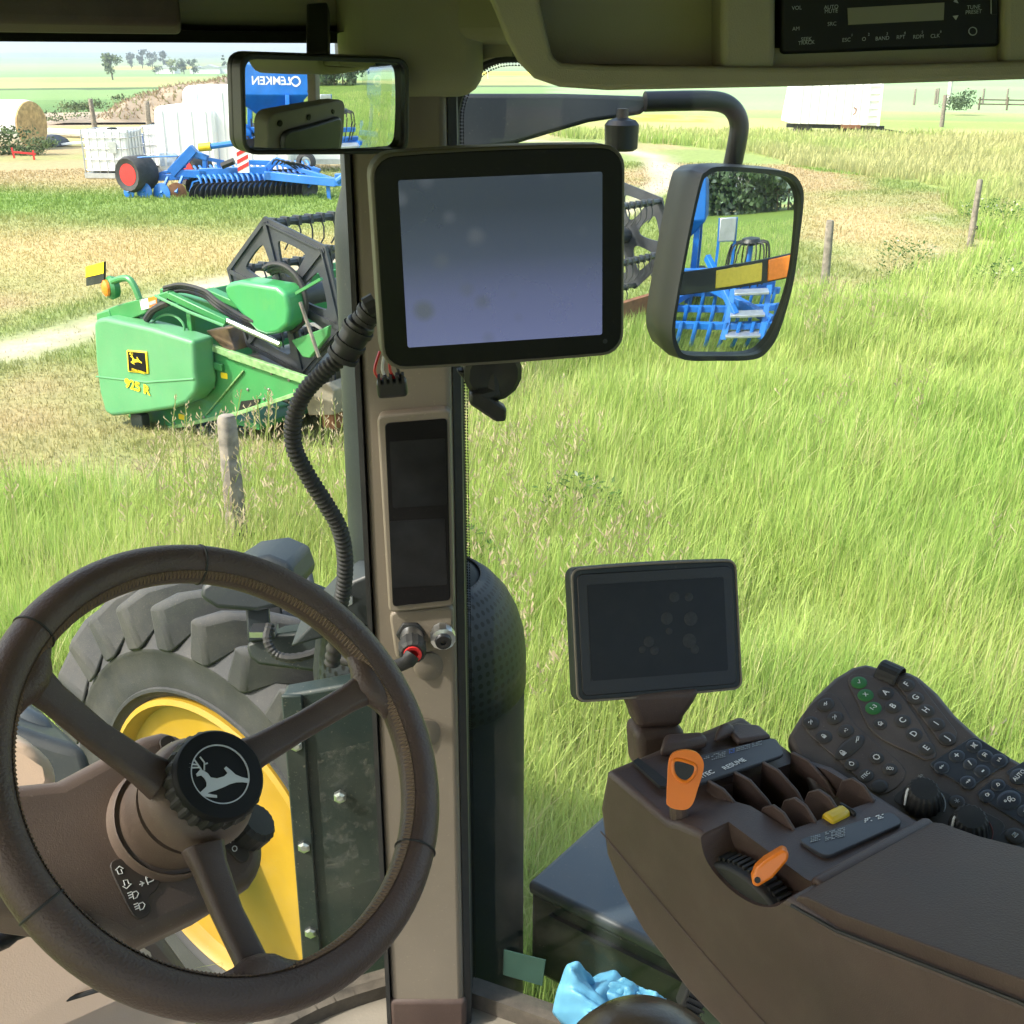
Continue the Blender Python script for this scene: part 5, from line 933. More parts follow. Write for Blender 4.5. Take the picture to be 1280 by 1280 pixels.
# ---- socket boss and its two round plugs
c4 = [pp(490, 772, .012), pp(566, 765, .012), pp(567, 800, .012), pp(505, 835, .012)]
t = thing('socket_boss', 'beige boss below the pillar display carrying two round metal sockets', 'socket panel', PF)
MB().prism(quad_r([pp(486, 765, .012), pp(567, 757, .012), pp(567, 806, .012), pp(495, 826, .012)], .012), -.002, .014).build('boss', 'tan', t, bevel=.006, seg=3)
mb_, mh = pp(513, 795, .02), pp(551, 791, .02)
s1 = MB().lathe([(.021, .010), (.021, .018)], (*mb_, 0), (0, 0, 1), 6).build('hex_nut', 'black', t, smooth=0, bevel=.002); MB().lathe([(.016, .016), (.016, .034), (.013, .036), (0, .036)], (*mb_, 0), (.1, -.12, 1), 28).build('socket', 'silver', t, smooth=30)
s2 = MB().lathe([(.015, .012), (.015, .018), (.017, .02), (.017, .032), (.012, .034), (.0, .034)], (*mh, 0), (.12, -.15, 1), 24, gear=lambda k: 1+.04*(k % 2)).build('socket', 'silver', t, smooth=20); MB().lathe([(.012, .034), (.011, .040), (.004, .040), (.004, .037), (0, .037)], (*mh, 0), (.12, -.15, 1), 20).build('socket_cap', 'black', s2)
t = thing('cable_plug', 'black angled cable plug with a red ring in the larger socket', 'plug', PF)
p0 = np.array((*mb_, 0))
MB().lathe([(.017, .034), (.0185, .038), (.0185, .056), (.015, .060), (0, .060)], p0, (.1, -.12, 1), 28, gear=lambda k: 1+.05*(k % 2)).build('collar', 'rubber', t, smooth=20)
MB().lathe([(.0125, .0605), (.0125, .063), (.008, .063), (.008, .0605)], p0+(.0, .0, 0), (.1, -.12, 1), 20).build('ring', 'red', t)
e = p0+np.array((.006, -.010, .064)); MB().tube([tuple(q) for q in spline([e+(.0, .004, 0), e+(-.008, -.004, .006), e+(-.03, -.012, .006), e+(-.06, -.012, .0), e+(-.11, -.006, -.01)], 6)], [.011]*6+[.0095]*8+[.0075]*11, 12).build('cable', 'rubber', t); MB().tube([p0+(.006, -.03, .004), p0+(.006, -.055, .006)], .0018, 6).build('tie_tail', 'dark', t)
# ---- corrugated hose from the display down behind the wheel
t = thing('corrugated_hose', 'black corrugated cable hose looping down from the display past the pillar', 'hose', WORLD)
hp_ = [(432, 442, 1.36), (405, 465, 1.37), (380, 492, 1.385), (367, 525, 1.395), (368, 560, 1.41), (385, 595, 1.43), (406, 628, 1.45), (424, 660, 1.47), (431, 695, 1.49), (430, 730, 1.51), (424, 765, 1.53), (415, 830, 1.58)]
path = spline([P(*q) for q in hp_], 26); MB().tube(path, [.0108 if i % 4 < 2 else .0088 for i in range(len(path))], 12).build('conduit', 'rubber', t, smooth=60)
a, b, c = P(468, 382, 1.33), P(447, 412, 1.345), P(428, 446, 1.36); MB().tube([a, b], .0135, 14).build('connector', 'black', t, bevel=.002); MB().tube([b+(b-c)*.3, c], .017, 14).build('connector', 'black', t, bevel=.003)
mm = MB()
for s, r in ((.05, .0145), (.3, .0155), (.6, .0145)): mm.lathe([(r, -.003), (r, .003)], a+(b-a)*s, nrm(b-a), 16)
for s in (.0, .5, .95): mm.lathe([(.019, -.003), (.019, .003)], b+(c-b)*s, nrm(c-b), 16)
mm.build('lock_ring', 'rubber', t); MB().tube([P(458, 385, 1.32), P(470, 378, 1.32)], .012, 10).build('boot', 'rubber', t)
# ---- interior mirror
IR = .57
im_c = P(403, 130, 1.30); IF = mirror_frame(im_c, IR, 335, 100, DF.w((-.1, .8, 2.52)), -1.2)
t = thing('interior_mirror', 'black framed rear-view mirror under the headliner reflecting the blue hopper', 'rear-view mirror', IF)
c4 = [tuple(IF.on(*q, 2, 0)[:2]) for q in ((297, 65), (509, 72), (508, 192), (301, 193))]; op = quad_r(c4, .018, 6)
ipc = [tuple(IF.on(*q, 2, 0)[:2]) for q in ((304, 73), (504, 79), (503, 185), (306, 187))]; ip = quad_r(ipc, .014, 6); cx_, cy_ = np.mean(ip, 0)
MB().prism(op, -.034, -.013).build('shell', 'black', t, bevel=.007, seg=3)
mm = MB(); k = len(op); mm.add([(x, y, -.016) for x, y in op]+[(x, y, .006) for x, y in op]+[(x, y, .006) for x, y in ip]+[(x, y, -.0125) for x, y in ip], [(a*k+i, a*k+(i+1) % k, (a+1)*k+(i+1) % k, (a+1)*k+i) for a in range(3) for i in range(k)]).build('rim', 'black', t, bevel=.002)
curved_glass(densify(ip, 10), IR, 'glass', t, cx_, cy_, .0045)
MB().bar(IF.M @ (P(398, 75, 1.31)-im_c), IF.M @ (P(398, 10, 1.33)-im_c), .024, .02, IF.M @ np.array((0, 1, 0))).build('stem', 'black', t, bevel=.003)
def imir(px, py, dist): p, d = reflect(IF, IR, px, py, cx_, cy_); return p+d*dist
# ---- overhead console with radio
OF = facing(P(960, 60, .96), 0, 0, 1.6); o2 = lambda px, py, z=0.: tuple(OF.on(px, py, 2, z)[:2])
t = thing('overhead_console', 'beige overhead console with an open tray and a radio above the side window', 'overhead console', OF)
outer = [o2(*q) for q in ((590, -60), (604, -20), (618, 12), (632, 48), (648, 78), (668, 98), (700, 109), (760, 113), (1000, 108), (1290, 99), (1420, 94), (1420, -60))]
inner = [o2(*q) for q in ((640, -60), (690, 72), (702, 82), (905, 76), (905, -60))]
MB().prism([o2(*q) for q in ((590, -60), (604, -20), (618, 12), (632, 48), (648, 78), (668, 98), (700, 109), (760, 113), (1000, 108), (1290, 99), (1420, 94), (1420, 72), (1000, 84), (760, 82), (700, 79), (690, 70), (660, -60))], -.22, .0).build('tray_lip', 'liner', t, bevel=.012, seg=4)
MB().prism([o2(*q) for q in ((640, -60), (692, 80), (980, 84), (1420, 76), (1420, -60))], -.26, -.055).build('tray_back', 'liner', t)
MB().prism([o2(*q) for q in ((903, -60), (903, 88), (972, 88), (972, -60))], -.2, -.006).build('divider', 'liner', t, bevel=.006, seg=3); MB().prism([o2(*q) for q in ((1258, -60), (1258, 82), (1420, 82), (1420, -60))], -.2, -.006).build('divider', 'liner', t, bevel=.006, seg=3)
MB().prism([o2(*q) for q in ((970, 60), (972, 86), (1262, 82), (1260, 56))], -.2, -.02).build('radio_shelf', 'liner', t)
ra = MB().prism([o2(*q) for q in ((979, -60), (981, 68), (1257, 58), (1257, -60))], -.15, -.012).build('radio', 'black2', t, bevel=.003)
MB().prism([o2(*q, -.01) for q in ((1060, 10), (1061, 31), (1180, 25), (1181, 3))], -.012, -.0108).build('display', mat('olive_lcd', (.17, .155, .105), .4), ra)
for i, (px, py, s) in enumerate(((1008, 49, 'SEEK'), (1008, 53.5, 'TRACK'), (1058, 50, 'ESC'), (1080, 49, 'O'), (1103, 48, 'BAND'), (1126, 46.5, 'RPT'), (1148, 46, 'RDM'), (1169, 45, 'CLK'), (1039, 9, 'AUTO'), (1039, 14, 'MUTE'), (1040, 30, 'SRC'), (996, 10, 'VOL'), (995, 36, 'AM'), (1217, 9, 'TUNE'), (1217, 15, 'PRESET'))): text(s, .0042, 'greyprint', ra, (*o2(px, py, -.0115), -.0115), (1, .04, 0), (-.04, 1, 0), name='button_print')
for i, px in enumerate((1065, 1086, 1109, 1131, 1153, 1176)): text(str(i+1), .003, 'greyprint', ra, (*o2(px, 44-i*.9, -.0115), -.0115), name='button_print')
for q in (((1192, 2), (1198, 4), (1195, -2)), ((1191, 20), (1198, 19), (1195, 25))): MB().prism([o2(a, b, -.0115) for a, b in q], -.012, -.0113).build('arrow', 'greyprint', ra, smooth=0)
MB().tube([(*o2(1216+5*math.cos(a), 39+5*math.sin(a), -.0115), -.0115) for a in np.linspace(0, 6.28, 16)], .0004, 4).build('power_symbol', 'greyprint', ra); MB().prism([o2(*q, -.0115) for q in ((1238, -8), (1239, 18), (1246, 18), (1246, -8))], -.012, -.0105).build('usb_slot', 'gloss', ra); MB().tube([(*o2(1239, 17, -.0108), -.0108), (*o2(1239, -10, -.0108), -.0108)], .0005, 4).build('slot_edge', 'greyprint', ra)
# ---- steering wheel
WFn = nrm((.567, -.424, .706)); wc = P(283.65, 952.5, .983); wx = nrm(np.cross((0, 0, 1), WFn)); WF = Fr(wc, wx, np.cross(WFn, wx), WFn)
wp = lambda px, py, z=0.: np.array(WF.on(px, py, 2, z))
t = thing('steering_wheel', 'brown leather steering wheel with three spokes and a stitched rim', 'steering wheel', WF)
RM, rt = .1872, .0176
MB().tube([(RM*math.cos(a), RM*math.sin(a), 0) for a in np.linspace(0, 2*math.pi, 120, endpoint=False)], rt, 20, closed=True).build('rim', 'leather', t, smooth=180)
M_['thread'] = mat('brown_thread', (.17, .115, .075), .7)
a_cut = [math.atan2(*wp(px, py)[1::-1]) for px, py in ((248, 700), (535, 1070), (45, 1140), (40, 790))]
st_ = MB(); n = 300
for i in range(n):
    a = 2*math.pi*i/n; r1, r2 = RM-rt*.96, RM-rt*.74
    for s in (-1, 1): st_.tube([(r1*math.cos(a), r1*math.sin(a), .0055), (r2*math.cos(a+s*.007), r2*math.sin(a+s*.007), .0125)], .0009, 4, caps=False)
st_.build('stitching', 'thread', t)
sm = MB()
for a in a_cut: c = np.array((RM*math.cos(a), RM*math.sin(a), 0)); sm = MB().tube([c+(rt+.0002)*(math.cos(b)*np.array((math.cos(a), math.sin(a), 0))+math.sin(b)*np.array((0, 0, 1))) for b in np.linspace(0, 2*math.pi, 24, endpoint=False)], .0011, 5, closed=True); sm.build('seam', 'rubber', t)
pass
hubz = -.035; hc = wp(258, 983, hubz); hc = np.array((hc[0], hc[1], hubz))
for (px, py), (qx, qy) in (((45, 850), (205, 975)), ((460, 858), (300, 950)), ((328, 1222), (255, 1055))):
    a = wp(px, py, 0); b = wp(qx, qy, hubz+.004); a[2] = -.002; b[2] = hubz+.002; d = nrm(a-b); aa = a-d*.03
    m = MB(); sec = []; side_ = nrm(np.cross(d, (0, 0, 1)))
    for s, w, h in ((0, .018, .012), (.15, .0145, .0105), (.5, .0125, .0095), (.85, .0128, .0092), (1.0, .0155, .010)):
        p = b+(a-b)*s+np.array((0, 0, -.012*math.sin(math.pi*s)*.6)); sec.append([p+side_*w*u+np.array((0, 0, 1))*h*v for u, v in ((-1, -.5), (-.75, -1), (.75, -1), (1, -.5), (1, .3), (.7, .8), (-.7, .8), (-1, .3))])
    v = sum(sec, []); m.add(v, [(i*8+k, i*8+(k+1) % 8, (i+1)*8+(k+1) % 8, (i+1)*8+k) for i in range(4) for k in range(8)]+[tuple(range(8)), tuple(range(32, 40))]); m.build('spoke', 'brown', t, smooth=60, bevel=.002)
    ar = math.atan2(a[1], a[0]); rr_ = MB(); pts = [];
    for s, w in ((-.19, .002), (-.11, .008), (-.05, .016), (0, .018), (.05, .016), (.11, .008), (.19, .002)): pts.append((((RM-rt*.35-w*.62)*math.cos(ar+s)), ((RM-rt*.35-w*.62)*math.sin(ar+s)), -.002))
    rr_.tube(pts, [.010, .0125, .0140, .0145, .0140, .0125, .010], 16).build('spoke_root', 'leather', t, smooth=180)
    p0, p1 = a-d*.028, a-d*.030; MB().tube([p0, p1], .0005, 4)
MB().lathe([(.048, -.030), (.050, -.015), (.044, .0), (.030, .006), (0, .006)], (hc[0], hc[1], hubz), (0, 0, 1), 40).build('hub', 'brownlight', t, smooth=60)
kc = (hc[0], hc[1], hubz)
kn = MB().lathe([(.036, .004), (.041, .006), (.042, .020), (.040, .024)], kc, (0, 0, 1), 96, gear=lambda k: 1.0 if (k % 4) < 2 else .945).build('lock_knob', 'rubber', t, smooth=25)
MB().lathe([(.0395, .022), (.0395, .027), (.0375, .0295), (.026, .0300), (.0255, .0285), (0, .0285)], kc, (0, 0, 1), 64).build('knob_cap', 'black2', kn, smooth=40)
MB().lathe([(.0248, .0286), (.0248, .0296), (.0262, .0296), (.0262, .0286), (.0248, .0286)], kc, (0, 0, 1), 64).build('emblem_ring', 'greyprint2', kn)
ea = nrm(wp(360, 972, hubz+.03)-wp(240, 985, hubz+.03)); ea[2] = 0; ey_ = np.array((-ea[1], ea[0], 0)); deer('greyprint2', kn, .0475, (kc[0]+.0005, kc[1]-.002, hubz+.0289), ea, ey_)
# ---- column, shroud and dash
t = thing('steering_column', 'brown steering column shroud with switch pads behind the wheel', 'steering column', WF)
MB().lathe([(.060, -.16), (.056, -.10), (.0535, -.058), (.052, -.056), (.050, -.060), (.047, -.058), (.046, -.02)], (hc[0], hc[1], hubz-.02), (.0, 0, 1), 48).build('boot', 'brownlight', t, smooth=40)
zS = -.125
shp = [wp(*q, zS)[:2] for q in ((-120, 985), (10, 978), (75, 972), (140, 938), (180, 917), (205, 911), (228, 915), (246, 932), (270, 975), (315, 1010), (332, 1045), (334, 1080), (318, 1105), (270, 1135), (200, 1168), (160, 1188), (136, 1172), (80, 1150), (-120, 1120))]
MB().prism([tuple(p) for p in shp], zS-.07, zS).build('shroud', 'brownshroud', t, bevel=.014, seg=4)
wq = lambda px, py: wp(px, py, zS+.002)
def pad(pts, name='switch_pad', m='decal'):
    pts = [tuple(wq(*q)[:2]) for q in pts]; c = spline([(a, b, 0) for a, b in pts], 5, True); return MB().prism([(p[0], p[1]) for p in c], zS-.002, zS+.0022).build(name, m, t, bevel=.0008)
M_['padbrown'] = mat('dark_brown_pad', (.045, .034, .028), .5, var=.12, scale=30)
pd = pad(((138, 1082), (150, 1073), (163, 1083), (172, 1089), (187, 1084), (200, 1096), (196, 1112), (186, 1122), (189, 1138), (178, 1148), (166, 1143), (150, 1112)), m='padbrown'); pad(((200, 930), (206, 920), (216, 921), (228, 938), (226, 950), (214, 952)), m='padbrown'); pad(((276, 1046), (288, 1038), (302, 1048), (312, 1068), (306, 1078), (294, 1072)), m='padbrown')
def sym(lines, par, r=.0005, name='symbol'):
    mb = MB()
    for l in lines: mb.tube([(*wq(*q)[:2], zS+.0026) for q in l], r, 5)
    return mb.build(name, 'white', par)
sym([[(149, 1083), (154, 1086), (151, 1087), (153, 1092), (148, 1093), (146, 1088), (144, 1088), (149, 1083)]], pd); sym([[(158, 1111), (153, 1108), (156, 1107), (154, 1101), (159, 1100), (161, 1105), (164, 1105), (158, 1111)]], pd)
sym([[(182, 1098), (190, 1094), (194, 1095), (191, 1101), (184, 1104), (182, 1098)], [(182, 1096), (185, 1106)], [(174, 1106), (180, 1104)], [(175, 1102), (179, 1104), (177, 1108)]], pd)
for ox, oy in ((0, 0), (8, 14)):
    sym([[(165+ox, 1116+oy), (170+ox, 1114+oy), (173+ox, 1117+oy), (171+ox, 1122+oy), (167+ox, 1124+oy), (165+ox, 1116+oy)]]+[[(159+ox+k, 1117+oy+3*k), (164+ox+k*.7, 1115+oy+3*k)] for k in range(3)], pd)
sym([[(210, 932), (214, 928), (218, 932), (216, 937), (211, 938), (210, 932)], [(211, 941), (217, 945)]], t); sym([[(293+3*math.cos(a), 1061+3.4*math.sin(a)) for a in np.linspace(0, 6.28, 10)]], t); sym([[(284, 1045), (290, 1044), (292, 1050), (286, 1052), (284, 1045)], [(286, 1043), (288, 1054)], [(283, 1048), (293, 1047)]], t)
kq = wp(311, 1037, zS); MB().lathe([(.014, -.02), (.019, -.018), (.020, .012), (.016, .017), (0, .017)], kq, (.35, .1, 1), 36, gear=lambda k: 1+.05*(k % 2)).build('light_knob', 'rubber', t, smooth=25)
lv = MB().tube([WF.M @ (P(-60, 1200, 1.02)-wc), WF.M @ (P(8, 1173, 1.05)-wc), WF.M @ (P(20, 1169, 1.055)-wc), WF.M @ (P(60, 1155, 1.08)-wc)], [.010, .0085, .005, .004], 12).build('lever', 'black', t, smooth=50)
tr = wp(103, 1152, zS); MB().prism([tuple(wp(*q, zS)[:2]) for q in ((90, 1136), (98, 1134), (115, 1152), (118, 1168), (108, 1166), (94, 1150))], zS-.01, zS+.006).build('tilt_latch', 'brownlight', t, bevel=.003)
# dash body under the column
t = thing('dash_cowl', 'pale beige dash cowl under the steering column, lit by the sun', 'dashboard', WORLD)
def slab2(pts, dv): a = [np.array(P(*q)) for q in pts]; n = len(a); return MB().add(a+[q+np.array(dv) for q in a], [tuple(range(n)), tuple(range(n, 2*n))]+[(i, (i+1) % n, n+(i+1) % n, n+i) for i in range(n)])
DV = (-.10, .14, -.12)
slab2(((-140, 1080, 1.10), (40, 1120, 1.14), (150, 1178, 1.16), (206, 1172, 1.20), (222, 1215, 1.21), (245, 1245, 1.22), (260, 1340, 1.16), (-140, 1400, 1.02)), DV).build('cowl', 'tanpad', t, bevel=.02, seg=4)
slab2(((150, 1176, 1.168), (200, 1166, 1.20), (236, 1215, 1.215), (246, 1240, 1.215), (190, 1230, 1.18)), (-.05, .10, -.06)).build('cowl_side', 'brownlight', t, bevel=.012, seg=3)
slab2(((-140, 925, 1.30), (5, 922, 1.32), (40, 928, 1.33), (62, 950, 1.34), (76, 974, 1.34), (60, 1010, 1.34), (-140, 1020, 1.30)), (-.06, .10, -.05)).build('instrument_hood', 'tanpad', t, bevel=.016, seg=4)
MB().tube([P(40, 1262, 1.115), P(120, 1238, 1.125), P(205, 1215, 1.165)], .0025, 6).build('panel_gap', 'rubber', t)
# ---- armrest console
KF = Fr(P(757, 960, 1.2), (.57, -.8216, 0), (.8216, .57, 0), (0, 0, 1)); ko = lambda px, py, w=0.: KF.on(px, py, 2, w)
t = thing('armrest_console', 'brown armrest console with lever bays, decals and a padded rest', 'armrest console', KF)
prof = [(.004, -.001), (.0, -.006), (-.008, -.052), (.004, -.103), (.030, -.135), (.066, -.160), (.136, -.185), (.25, -.200), (.9, -.09), (.9, .165), (.457, .058), (.30, .008), (.262, .006), (.235, .0), (.133, .003), (.105, -.004), (.093, -.010), (.06, -.006)]
body = MB().prism(prof, 0, .19, ax=1).build('body', 'brown', t, bevel=.007, seg=3)
z2 = lambda X, Y, w=0.: ko(740+X/3.556, 890+Y/3.556, w)
bq = [z2(512, 322), z2(905, 190), z2(1262, 396), z2(884, 530)]
cm = MB(); cm.add([(p[0], p[1], -.075) for p in bq]+[(p[0], p[1], .05) for p in bq], [(0, 1, 2, 3), (7, 6, 5, 4), (0, 4, 5, 1), (1, 5, 6, 2), (2, 6, 7, 3), (3, 7, 4, 0)])
gs = spline([(.139, .0, 0), (.146, -.016, 0), (.160, -.026, 0), (.185, -.031, 0), (.212, -.027, 0), (.234, -.014, 0), (.246, .002, 0)], 6); cm.prism([(.136, .05)]+[(g[0], g[1]) for g in gs]+[(.250, .05)], -.03, .036, ax=1); cut(body, cm, t)
def onlerp(a, b, s): return np.array(a)+(np.array(b)-np.array(a))*s
fl = lambda s: onlerp(bq[0], bq[1], s); rl_ = lambda s: onlerp(bq[3], bq[2], s)
for s in (.02, .31, .63, .97):
    p = fl(s); u0, v0 = p[0], p[1]; MB().prism([(u0-.002, .004), (u0+.02, .0055), (u0+.045, -.004), (u0+.066, -.022), (u0+.078, -.045), (u0+.08, -.074), (u0-.002, -.074)], v0-.0018, v0+.0018, ax=1).build('bay_divider', 'brown', t, bevel=.0012)
for s in (.02, .27, .55, .96):
    p = rl_(s); u0, v0 = p[0], p[1]; MB().prism([(u0+.002, .003), (u0-.012, .013), (u0-.026, .014), (u0-.038, .004), (u0-.044, -.02), (u0-.044, -.074), (u0+.002, -.074)], v0-.0018, v0+.0018, ax=1).build('bay_divider', 'brown', t, bevel=.0012)
for s, c in ((.145, 'brown'), (.40, 'black'), (.66, 'black')):
    p = onlerp(fl(s+.02), rl_(s), .62); MB().prism([(p[0]-.02, -.03), (p[0]-.012, -.018), (p[0]+.02, -.022), (p[0]+.03, -.04), (p[0]+.0, -.07), (p[0]-.02, -.07)], p[1]-.014, p[1]+.014, ax=1).build('bay_lever', c, t, bevel=.004)
py_ = z2(1098, 415, .012); MB().prism([(py_[0]-.007, .004), (py_[0]-.003, .008), (py_[0]+.007, .006), (py_[0]+.009, -.010), (py_[0]-.007, -.010)], py_[1]-.016, py_[1]+.010, ax=1).build('yellow_lever', 'yellow', t, bevel=.003); MB().prism([(py_[0]-.009, .006), (py_[0]+.011, .006), (py_[0]+.010, -.02), (py_[0]-.009, -.02)], py_[1]+.010, py_[1]+.015, ax=1).build('lever_stop', 'black', t, bevel=.003)
def plate3(pts, w0, w1, name, m, par, bev=.0008, r=None):
    q = [(p[0], p[1]) for p in pts]; q = quad_r(q, r) if r else q; return MB().prism(q, w0, w1).build(name, m, par, bevel=bev)
M_['decalbrown'] = mat('slate_decal', (.040, .040, .046), .45, var=.15, scale=25, dust=.08)
d1 = plate3([z2(440, 330, .004), z2(470, 195, .004), z2(815, 112, .004), z2(858, 188, .004)], .0, .0042, 'decal', 'decalbrown', t, r=.008)
exv, eyv = (0, 1, 0), (-1, 0, 0)
def tx(s, X, Y, size, w=.0048, **k): p = z2(X, Y, w); text(s, size, 'white', d1, (p[0], p[1], w), exv, eyv, **k)
tx('ITEC', 512, 275, .0085, bold=.02); tx('RESUME', 632, 231, .0085, bold=.02)
def scribble(X, Y, nx, ny, w, par, stx=9, sty=7, m='greyprint'):
    mb = MB()
    for i in range(nx):
        for j in range(ny):
            if random.random() < .2: continue
            a = z2(X+i*stx, Y+j*sty-i*2.2, w); l = random.uniform(.0012, .0026); mb.box((a[0], a[1], w), (.0009, l, .0003))
    mb.build('decal_print', m, par, smooth=0)
scribble(500, 200, 3, 2, .0048, d1); scribble(535, 190, 7, 4, .0048, d1); scribble(612, 168, 3, 3, .0048, d1, m=mat('blue_print', (.08, .16, .5), .6)); scribble(645, 158, 7, 3, .0048, d1); scribble(715, 138, 5, 3, .0048, d1)
d2 = plate3([z2(912, 568, .004), z2(1330, 440, .004), z2(1385, 490, .004), z2(1040, 645, .004)], .0, .0042, 'decal', 'decalbrown', t, r=.008); scribble(975, 555, 5, 4, .0048, d2); scribble(1040, 535, 10, 6, .0048, d2); scribble(1215, 475, 4, 3, .0048, d2, m='white'); scribble(1265, 462, 4, 3, .0048, d2, m='white')
for i, (x0, x1, y0, y1) in enumerate(((300, 520, 120, 190), (540, 640, 75, 135))):
    q = [z2(x0, y1, .004), z2(x0+20, y0, .004), z2(x1-30, y0-12, .004), z2(x1, y1-45, .004)]; MB().prism([(p[0], p[1]) for p in q], -.002, .012).build('detent_cover', 'brown', t, bevel=.006, seg=3)
q = [z2(585, 70, .004), z2(640, 50, .004), z2(745, 60, .004), z2(800, 110, .004), z2(650, 135, .004)]; MB().prism([(p[0], p[1]) for p in q], -.002, .006).build('top_cover', 'brown', t, bevel=.005, seg=3)
q = [z2(180, 220, .001), z2(205, 205, .001), z2(330, 300, .001), z2(345, 335, .001), z2(300, 330, .001)]; MB().prism([(p[0], p[1]) for p in q], -.002, .0015).build('lever_slot', 'rubber', t)
# padded rest
pf = [(.250, -.002), (.254, .009), (.264, .014), (.30, .022), (.457, .073), (.60, .110), (.9, .185), (.9, .10), (.457, .055), (.30, .006), (.25, -.004)]
MB().prism(pf, .004, .186, ax=1).build('armrest_pad', 'padleather', t, bevel=.006, seg=4)
MB().prism([(.240, -.004), (.241, .006), (.248, .009), (.256, .006), (.256, -.004)], .034, .190, ax=1).build('front_rail', 'brown', t, bevel=.004, seg=3)
MB().tube([(.252, -.0008, .0), (.30, -.0008, .0075), (.457, -.0008, .057), (.7, -.0008, .115)], .0016, 6).build('pad_seam', 'rubber', t)
MB().tube(spline([(-.004, -.0003, -.080), (.06, -.0003, -.098), (.14, -.0003, -.120), (.26, -.0003, -.148), (.40, -.0003, -.165)], 6), .0009, 5).build('crease', 'brown', t)
# throttle arc
ar = MB(); cen = (.193, -.095); an = np.linspace(R_(125), R_(52), 22); ar.prism([(cen[0]+.083*math.cos(a), cen[1]+.083*math.sin(a)) for a in an]+[(cen[0]+.05*math.cos(a), cen[1]+.05*math.sin(a)) for a in an[::-1]], .004, .030, ax=1)
sl_ = ar.build('throttle_slide', 'rubber', t, bevel=.003); mm = MB()
for a in np.linspace(R_(118), R_(62), 14): mm.bar((cen[0]+.0845*math.cos(a), .012, cen[1]+.0845*math.sin(a)), (cen[0]+.0845*math.cos(a), .028, cen[1]+.0845*math.sin(a)), .003, .003)
mm.build('slide_tooth', 'rubber', sl_)
b0 = KF.w((.225, .012, -.014)); LF = facing(P(953, 1090, 1.05), -10, 25, 0); l2 = lambda px, py: tuple(LF.on(px, py, 2, 0)[:2])
th_ = thing('throttle_lever', 'short orange throttle lever at the side of the armrest', 'lever', LF); MB().prism([l2(*q) for q in ((939, 1094), (944, 1082), (955, 1072), (978, 1058), (985, 1062), (984, 1072), (965, 1094), (947, 1105), (940, 1103))], -.010, .012).build('grip', 'orange', th_, bevel=.005, seg=3)
x, y = l2(946, 1096); MB().lathe([(.0028, .010), (.0028, .0128), (0, .0128)], (x, y, 0), n=12).build('pin', 'rubber', th_)
OLF = facing(P(852, 975, 1.135), -8, 30, 0); o3 = lambda px, py: tuple(OLF.on(px, py, 2, 0)[:2])
ol = thing('gear_lever', 'tall orange lever with a dark thumb window on the armrest', 'lever', OLF)
pts = [o3(*q) for q in ((833, 1000), (834, 975), (836, 950), (843, 940), (858, 937), (872, 941), (879, 952), (878, 966), (872, 985), (866, 1003), (857, 1011), (842, 1010), (834, 1005))]; c = spline([(a, b, 0) for a, b in pts], 4, True); og = MB().prism([(p[0], p[1]) for p in c], -.012, .010).build('grip', 'orange', ol, bevel=.007, seg=4)
pts = [o3(*q) for q in ((841, 953), (846, 949), (860, 952), (869, 957), (867, 968), (858, 976), (848, 973), (842, 965))]; c = spline([(a, b, 0) for a, b in pts], 4, True); cut_m = MB().prism([(p[0], p[1]) for p in c], .004, .05); MB().prism([(p[0], p[1]) for p in c], .0085, .0106).build('thumb_switch', 'black', ol, bevel=.001); MB().tube([(p[0], p[1], .0100) for p in c], .0018, 8, closed=True).build('window_rim', 'orange', ol)
MB().tube([o3(848, 1004)+(-.002,), o3(850, 1035)+(-.012,)], .009, 10).build('stem', 'brown', ol)
# ---- keypad wing
kw = lambda u, v: .012-.19*(u-.06)+.35*(v-.205)
QO = KF.w((.12, .27, kw(.12, .27))); qx = KF.w((0, 1, .35))-KF.o; qy = KF.w((-1, 0, .19))-KF.o; qx = nrm(qx); qy = nrm(qy-(qy@qx)*qx); QF = Fr(QO, qx, qy, np.cross(qx, qy)); q2 = lambda px, py, z=0.: tuple(QF.on(px, py, 2, z)[:2]); qk = lambda X, Y, z=0.: q2(960+X/4, 800+Y/4, z)
t = thing('control_keypad', 'brown keypad wing with lettered keys, icons and two climate knobs', 'keypad', QF)
M_['kpbrown'] = mat('keypad_brown', (.068, .052, .044), .5, var=.22, scale=18, bump=.15, bscale=700, dust=.14)
MB().prism([qk(*q) for q in ((95, 480), (150, 390), (230, 280), (330, 185), (420, 130), (490, 112), (550, 130), (625, 180), (690, 145), (760, 180), (850, 260), (940, 370), (1060, 480), (1180, 560), (1300, 625), (1700, 800), (1900, 1300), (1400, 1500), (700, 1150), (250, 800))], -.022, 0).build('panel', 'kpbrown', t, bevel=.006, seg=3)
a0, a1 = QF.M @ (P(960+550/4, 800+165/4, 1.14)-QO), QF.M @ (P(960+650/4, 800+125/4, 1.15)-QO); MB().lathe([(.0145, -.012), (.0155, -.010), (.0155, .010), (.0145, .0121)], (*qk(608, 165), -.006), nrm(np.array(qk(640, 150)+(0,))-np.array(qk(560, 115)+(0,))), 40, gear=lambda k: 1+.03*(k % 2)).build('encoder_wheel', 'rubber', t, smooth=25)
def zone(pts, name, m, z1=.0012, r=.006, b=.0008):
    q = [qk(*p) for p in pts]; q = quad_r(q, r) if len(q) == 4 else [(p[0], p[1]) for p in spline([(a, b_, 0) for a, b_ in q], 4, True)]; return MB().prism(q, -.002, z1).build(name, m, t, bevel=b)
